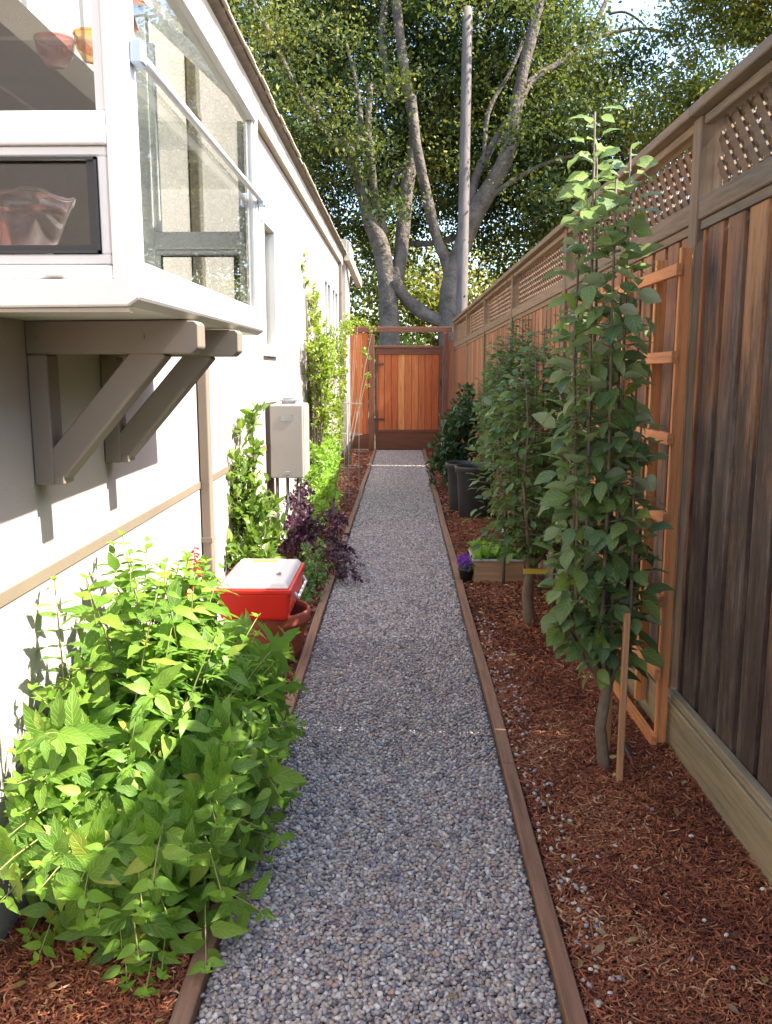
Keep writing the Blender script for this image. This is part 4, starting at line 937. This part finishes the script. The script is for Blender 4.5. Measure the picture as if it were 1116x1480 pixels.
m = MB(); m.box(x0 + .015, x1 - .015, y0 + .015, y1 - .015, .10, .15); m.build('potting_soil', M['soil'], sb)
sl = thing('lettuce_seedlings', 'bright lime green lettuce seedlings growing in the tan planter box', 'seedlings', (.68, 6.2, .15))
n = 420; pos = np.stack([.53 + .31 * RS.rand(n), 5.90 + .32 * RS.rand(n), .165 + .05 * RS.rand(n)], 1); d = rdir(n, .9); L = .05 + .045 * RS.rand(n)
leaves('foliage', M['lime'], sl, pos, d, RS.normal(size=(n, 3)) * .5 + [0, -.2, 1], L, L * .6, T_SALVIA)
m = MB()
for q in range(24): x, y = .54 + .29 * random.random(), 5.91 + .3 * random.random(); m.tube([(x, y, .15), (x + random.uniform(-.02, .02), y, .20)], .002, 4)
m.build('stems', M['greenstem'], sl)
fp = thing('flower_pot', 'small black nursery pot of purple petunias beside the tan planter box', 'flower pot', (.455, 6.08, 0))
m = MB(); m.lathe([(0, .012), (.038, .012), (.055, .105), (.060, .106), (.060, .122), (.054, .122), (.050, .10)], (.450, 5.92, 0), 20); m.build('pot_body', M['blackplastic'], fp, smooth=True)
m = MB(); m.lathe([(0, .104), (.051, .102)], (.450, 5.92, 0), 20); m.build('potting_soil', M['soil'], fp)
n = 90; pos = np.array([.450, 5.92, .13]) + RS.normal(size=(n, 3)) * [.025, .03, .025]; leaves('foliage', M['shrub'], fp, pos, rdir(n, .3), rdir(n, 1), .035, .018, T_SMALL)
n = 80; c = np.array([.444, 5.90, .165]) + RS.normal(size=(16, 3)) * [.022, .026, .018]; pos = np.repeat(c, 5, 0); a = np.tile(np.arange(5) * 2 * PI / 5, 16); D = np.stack([np.cos(a), -.4 + 0 * a, np.sin(a) * .9 + .2], 1)
leaves('petals', M['petal_purple'], fp, pos, D, np.tile([0, -.8, .6], (n, 1)), .030, .028, T_SMALL)
n = 60; D = rdir(n, .6)

# ------------------------------------------------------------------ cooler and terracotta pot
tp = thing('terracotta_pot', 'wide round terracotta pot under the red cooler', 'pot', (-.67, 4.30, 0))
M['terra'] = paint('terracotta', (0.36, 0.085, 0.045), rough=0.75, var=0.25, scale=14, bump=0.2, dirt_amt=0.3)
cx, cy_ = -.67, 4.30
m = MB(); m.lathe([(0, .02), (.13, .02), (.14, .03), (.178, .20), (.182, .215)], (cx, cy_, 0), 36); m.build('pot_body', M['terra'], tp, smooth=True)
m = MB(); m.lathe([(.182, .215), (.195, .22), (.200, .24), (.200, .27), (.195, .285), (.182, .282), (.175, .26), (.172, .20)], (cx, cy_, 0), 36); m.build('rim', M['terra'], tp, smooth=True)
m = MB(); m.lathe([(0, .20), (.178, .195)], (cx, cy_, 0), 24); m.build('potting_soil', M['soil'], tp)
cl = thing('cooler', 'red picnic cooler with a white lid resting on the terracotta pot', 'cooler', (-.71, 4.30, .29))
M['redplastic'] = paint('red_plastic', (0.72, 0.03, 0.018), rough=0.35, var=0.08, scale=8, bump=0.05, dirt_amt=0.1)
M['whiteplastic'] = paint('white_plastic', (0.80, 0.74, 0.70), rough=0.35, var=0.05, scale=8, bump=0.05, dirt=(0.9, 0.3, 0.2), dirt_amt=0.35)
x0, x1, y0, y1, z0, z1 = -.90, -.535, 4.03, 4.62, .287, .435
m = MB(); i_ = .018
m.add([(x0 + i_, y0 + i_, z0), (x1 - i_, y0 + i_, z0), (x1 - i_, y1 - i_, z0), (x0 + i_, y1 - i_, z0), (x0, y0, z1), (x1, y0, z1), (x1, y1, z1), (x0, y1, z1)], [(0, 3, 2, 1), (4, 5, 6, 7), (0, 1, 5, 4), (1, 2, 6, 5), (2, 3, 7, 6), (3, 0, 4, 7)])
m.build('body', M['redplastic'], cl, bevel=0.02, seg=4)
m = MB(); m.box(x0 - .004, x1 + .004, y0 - .004, y1 + .004, z1 - .010, z1 + .012); m.build('lid_rim', M['redplastic'], cl, bevel=0.005, seg=2)
m = MB(); k_ = .016
m.add([(x0 + .008, y0 + .008, z1 + .013), (x1 - .008, y0 + .008, z1 + .013), (x1 - .008, y1 - .008, z1 + .013), (x0 + .008, y1 - .008, z1 + .013),
       (x0 + .03, y0 + .03, z1 + .042), (x1 - .03, y0 + .03, z1 + .042), (x1 - .03, y1 - .03, z1 + .042), (x0 + .03, y1 - .03, z1 + .042)], [(0, 3, 2, 1), (4, 5, 6, 7), (0, 1, 5, 4), (1, 2, 6, 5), (2, 3, 7, 6), (3, 0, 4, 7)])
lid = m.build('lid', M['whiteplastic'], cl, bevel=0.010, seg=3)
m = MB(); m.box(-.80, -.66, y1 - .12, y1 - .085, z1 + .043, z1 + .052); m.build('handle', plain('yellow_plastic', (.70, .60, .10), .4), lid, bevel=0.004)
m = MB(); m.lathe([(0, 0), (.014, 0), (.014, .01), (0, .012)], (-.62, 4.22, z1 + .043), 14); m.build('plug', M['sash'], lid)
m = MB(); m.tube([(x1 + .004, 4.15, z1 - .03), (x1 + .02, 4.15, z1 - .06), (x1 + .02, 4.50, z1 - .06), (x1 + .004, 4.50, z1 - .03)], .008, 8); m.build('carry_handle', M['whiteplastic'], cl, smooth=True)

# ------------------------------------------------------------------ big trees beyond the gate
M['oakbark'] = paint('grey_bark', (0.16, 0.128, 0.10), rough=0.95, var=0.6, scale=3.5, bump=0.9, fine=14, bumpdist=0.05, dirt=(.3, .25, .2), dirt_amt=.5)
M['oak'] = leafmat('oak_leaf', [(0, (0.016, 0.034, 0.015)), (0.35, (0.05, 0.082, 0.022)), (0.7, (0.16, 0.19, 0.042)), (1, (0.30, 0.25, 0.055))], trans=0.26, transcol=(0.34, 0.40, 0.05), rough=0.6, spec=0.2)
M['oak2'] = leafmat('pale_tree_leaf', [(0, (0.08, 0.11, 0.024)), (0.5, (0.18, 0.21, 0.04)), (0.85, (0.30, 0.27, 0.06)), (1, (0.42, 0.27, 0.08))], trans=0.38, transcol=(0.5, 0.5, 0.06), rough=0.6, spec=0.2)
M['hedge'] = leafmat('hedge_leaf', [(0, (0.05, 0.12, 0.015)), (1, (0.18, 0.28, 0.04))], trans=0.3, transcol=(0.45, 0.6, 0.05))
def limb(m, pts, r0, r1, n=10):
    w3 = [P(*p) for p in pts]
    # subdivide with catmull-rom for smooth bends
    out = []; K = len(w3)
    for i in range(K - 1):
        p0 = w3[max(i - 1, 0)]; p1 = w3[i]; p2 = w3[i + 1]; p3 = w3[min(i + 2, K - 1)]
        for s in range(4):
            t_ = s / 4; out.append(0.5 * ((2 * p1) + (p2 - p0) * t_ + (2 * p0 - 5 * p1 + 4 * p2 - p3) * t_ * t_ + (3 * p1 - p0 - 3 * p2 + p3) * t_ ** 3))
    out.append(w3[-1]); rr = np.linspace(0, 1, len(out)); rad = [.86 * (r0 + (r1 - r0) * q) + 0.05 * r0 * math.sin(13 * q + r0 * 40) + .02 * r0 * math.sin(31 * q) for q in rr]
    m.tube(out, rad, n)
def crown(parent, blobs, nl, ll, mat, size=.62, zmin=2.0, lean=(0.35, -.15, .55)):
    pos = []; rn = []
    tot = sum((b[3] * b[4] * b[5]) ** .75 for b in blobs)
    for (cx, cy2, cz, rx, ry, rz) in blobs:
        k = int(nl * (rx * ry * rz) ** .75 / tot); ncl = max(3, int(k / 150))
        for i in range(ncl):
            d = RS.normal(size=3); d /= np.linalg.norm(d); r = RS.rand() ** .42
            c = np.array([cx, cy2, cz]) + d * r * np.array([rx, ry, rz])
            sz = size * (.55 + .8 * RS.rand()); g_ = RS.normal(size=(150, 3)) * np.array([.62, .62, .36]) * sz
            pos.append(c + g_); rn.append(np.clip(RS.normal(size=150) * .17 + .02 + .85 * RS.rand() ** 1.3, 0, .999))
    pos = np.concatenate(pos); rn = np.concatenate(rn); n = len(pos); k = pos[:, 2] > zmin; pos = pos[k]; rn = rn[k]; n = len(pos)
    L = ll * (.7 + .6 * RS.rand(n)); leaves('crown', M[mat], parent, pos, rdir(n, -.1), RS.normal(size=(n, 3)) * .7 + np.array(lean), L, L * .55, T_QUAD, rn)
ta = thing('big_tree', 'large grey trunked evergreen tree beyond the gate, left of the wooden pole', 'tree', P(562, 560, 20.5) * Vector((1, 1, 0)) if False else Vector((-.35, 20.4, 0)))
m = MB(); z = 20.5
limb(m, [(567, 640, z), (564, 520, z), (561, 430, z), (551, 357, z), (536, 320, z), (521, 263, z), (508, 220, z - .3), (492, 206, z - .5)], .34, .12, 14)
limb(m, [(556, 339, z), (545, 301, z - .1), (537, 241, z - .3), (532, 188, z - .4), (536, 120, z - .4)], .15, .08)
limb(m, [(566, 420, z), (577, 385, z + .1), (582, 339, z + .3), (588, 271, z + .3), (600, 205, z + .3), (590, 132, z), (581, 75, z), (572, 0, z), (562, -80, z)], .23, .10, 12)
limb(m, [(569, 150, z + .3), (552, 60, z + .3), (556, 0, z + .5), (560, -90, z + .5)], .10, .10)
limb(m, [(508, 222, z - .3), (520, 190, z - .4), (519, 140, z), (500, 60, z)], .09, .04)
limb(m, [(520, 262, z), (470, 190, z - .5), (430, 130, z - 1), (395, 60, z - 1.2), (360, -10, z - 1.2)], .10, .06)
limb(m, [(560, 300, z + .3), (575, 250, z + .8), (620, 190, z + 1.5), (640, 90, z + 2)], .09, .04)
m.build('trunk', M['oakbark'], ta, smooth=True)
crown(ta, [(-2.6, 24.0, 9.2, 3.6, 2.0, 4.2), (-3.3, 20.9, 7.0, 1.7, 1.1, 1.6), (0.3, 24.0, 9.8, 3.0, 1.8, 3.6), (-1.1, 19.6, 6.4, .9, .5, 1.0), (-.5, 19.5, 5.2, .5, .4, .8), (-.15, 19.4, 7.4, .8, .4, .55), (-2.7, 19.7, 8.9, 1.2, .6, .9), (-3.1, 19.6, 7.4, .8, .5, .7), (-2.2, 19.7, 6.6, .6, .4, .6), (.9, 19.6, 9.2, .6, .4, .5), (-1.3, 19.5, 8.3, .7, .4, .4), (-.2, 20.0, 10.2, 1.2, .6, .6), (-5, 24, 8, 3, 2.5, 3.6), (-1.8, 24.5, 5.6, 2.4, 1.4, 2.4), (-3.2, 24, 11, 3.5, 2, 2.5), (0, 25.5, 8, 3, 1.5, 4)], 135000, .115, 'oak')
tb = thing('big_tree', 'large spreading grey trunked tree beyond the gate, right of and behind the wooden pole', 'tree', Vector((1.25, 20.6, 0)))
m = MB(); z = 20.3
limb(m, [(655, 640, z), (652, 520, z), (650, 440, z), (655, 400, z), (668, 357, z), (687, 308, z), (714, 263, z), (733, 222, z), (749, 140, z), (760, 85, z), (776, 20, z), (790, -80, z)], .34, .13, 14)
limb(m, [(648, 466, z), (625, 460, z + .05), (603, 446, z + .1), (584, 428, z + .15), (570, 405, z + .1)], .20, .17, 12)
limb(m, [(655, 420, z), (645, 376, z), (633, 350, z), (619, 293, z), (605, 226, z - .2), (600, 185, z - .2), (596, 140, z)], .17, .11, 12)
limb(m, [(672, 350, z + .1), (680, 301, z + .3), (688, 256, z + .4), (716, 203, z + .5), (742, 165, z + .3)], .15, .10)
limb(m, [(738, 210, z), (760, 127, z + .4), (812, 89, z + .6), (849, 56, z + .8), (879, -5, z + 1)], .12, .07)
limb(m, [(820, 95, z + .6), (850, 84, z + .8), (880, 75, z + 1), (905, 88, z + 1)], .06, .03)
limb(m, [(849, 60, z + .8), (890, 46, z + 1), (931, 41, z + 1.2), (975, 50, z + 1.2)], .07, .03)
limb(m, [(700, 245, z + .4), (705, 165, z + .4), (735, 108, z + .4), (756, 60, z + .4)], .07, .05)
limb(m, [(880, 20, z + 1), (905, 18, z + 1), (933, 38, z + 1), (945, 60, z + 1)], .045, .02)
limb(m, [(575, 350, z + 3), (620, 352, z + 2), (670, 340, z + 2.5)], .08, .10)
limb(m, [(690, 300, z), (740, 262, z - .2), (790, 236, z - .3), (830, 225, z - .3)], .08, .04)
m.build('trunk', M['oakbark'], tb, smooth=True)
crown(tb, [(2.2, 24.2, 8.8, 2.6, 1.8, 2.9), (4.1, 22.9, 6.6, 1.9, 1.3, 1.6), (1.0, 23.6, 6.6, 1.8, 1.4, 1.6), (4.4, 22.4, 5.0, 1.6, 1.5, 1.3), (2.2, 23.5, 11.6, 3.0, 2.0, 1.6), (5.0, 21.6, 8.4, 1.0, 1.0, .6), (2.6, 19.5, 9.2, .6, .4, .6), (3.6, 19.6, 8.4, .7, .4, .5), (4.1, 19.8, 6.9, .8, .5, .6), (3.3, 19.7, 5.3, .6, .4, .45), (2.7, 19.9, 6.6, .4, .3, .5), (3.5, 24.5, 8.5, 2.4, 1.4, 2.5), (3.6, 24, 5.4, 2.4, 1.2, 1.8), (5.6, 23, 7.0, 1.3, 1.2, 1.0)], 108000, .115, 'oak')
tc_ = thing('big_tree', 'sunlit yellowish green tree rising above the fence at the upper right', 'tree', (9.2, 21.5, 0))
m = MB(); m.tube([(9.2, 21.5, 0), (9.1, 21.4, 2), (8.9, 21.4, 4.5), (8.2, 21.0, 7.5)], [.3, .26, .2, .1], 12); m.tube([(9.0, 21.4, 4), (10.2, 21, 6.5), (10.8, 20.6, 8.5)], [.16, .12, .07], 10)
m.tube([(8.9, 21.4, 4.4), (7.8, 20.8, 5.6), (6.8, 20.4, 6.4)], [.13, .09, .05], 8); m.build('trunk', M['oakbark'], tc_, smooth=True)
crown(tc_, [(7.4, 21, 9.3, 1.5, 1.3, 1.3), (8.8, 20.6, 10.2, 1.8, 1.5, 1.9), (6.3, 20.9, 7.2, 1.3, 1.2, 1.2), (9.2, 21, 12.0, 2.2, 1.6, 1.4), (7.9, 20.2, 6.6, 2.0, 1.2, 1.6), (10, 20.5, 8.5, 1.6, 1.3, 1.6)], 80000, .10, 'oak2', size=.5)
random.seed(3)
for (x, y, hh, rx, lab, mt) in ((-6.5, 34, 9.5, 4.5, 'distant dark tree behind the house roof at far left', 'oak'), (1.5, 33, 7.2, 5.0, 'distant olive green tree seen between the two big trunks', 'oak2'), (10.5, 34, 8.5, 5.0, 'distant pale tree low behind the fence top', 'oak2')):
    t_ = thing('distant_tree', lab, 'tree', (x, y, 0)); m = MB(); m.tube([(x, y, 0), (x + .1, y, hh * .3), (x - .2, y, hh * .7)], [.35, .28, .12], 10); m.tube([(x, y, hh * .3), (x + 1.5, y, hh * .6)], [.18, .08], 8); m.tube([(x, y, hh * .28), (x - 1.6, y - .3, hh * .55)], [.18, .08], 8); m.build('trunk', M['oakbark'], t_, smooth=True)
    crown(t_, [(x - rx * .4, y, hh * .62, rx * .6, 2, hh * .34), (x + rx * .4, y, hh * .58, rx * .6, 2, hh * .32), (x, y, hh * .40, rx * .8, 2, hh * .22)], 15000, .20, mt, size=.9, zmin=1.2)
for (x, y, rx, hh, lab) in ((-.2, 25.5, 1.3, 2.4, 'bright green shrub seen above the gate, left of the low limb'), (2.0, 26.0, 1.4, 2.2, 'bright green shrub behind the right trunk beyond the gate'), (-2.8, 26.5, 1.6, 3.0, 'dark leafy shrub by the house corner beyond the gate'), (4.6, 25.5, 1.6, 3.4, 'yellowish shrub behind the fence right of the pole')):
    t_ = thing('far_shrub', lab, 'shrub', (x, y, 0)); m = MB()
    for q in range(6): m.tube([(x, y, 0), (x + random.uniform(-.6, .6) * rx, y + random.uniform(-.3, .3), hh * .7)], [.04, .015], 6)
    m.build('stems', M['bark'], t_); crown(t_, [(x, y, hh * .5, rx, .8, hh * .5)], 6500, .13, 'hedge', size=.4, zmin=.1)

# wooden pole
pl = thing('utility_pole', 'tall weathered square wooden pole standing beyond the gate in front of the big trees', 'pole', tuple(P(666, 700, 17.9) * Vector((1, 1, 0))))
a = P(676, 12, 18.0); b = P(667, 470, 18.0); dd = (b - a); b2 = b + dd * (b.z / -dd.z) if dd.z else b
m = MB(); m.rnd = .5; nseg = 8
for q in range(nseg):
    p0 = b2.lerp(a, q / nseg); p1 = b2.lerp(a, (q + 1) / nseg)
m.tube([b2.lerp(a, q / 10) for q in range(11)], [.125 - .0022 * q for q in range(11)], 10); m.build('pole_shaft', M['pole'], pl, smooth=True)
for zz in (2.6, 2.9): m = MB(); m.tube([(b.x, 17.7, zz), (b.x, 17.55, zz)], .02, 6); m.build('bolt', M['darkmetal'], pl)
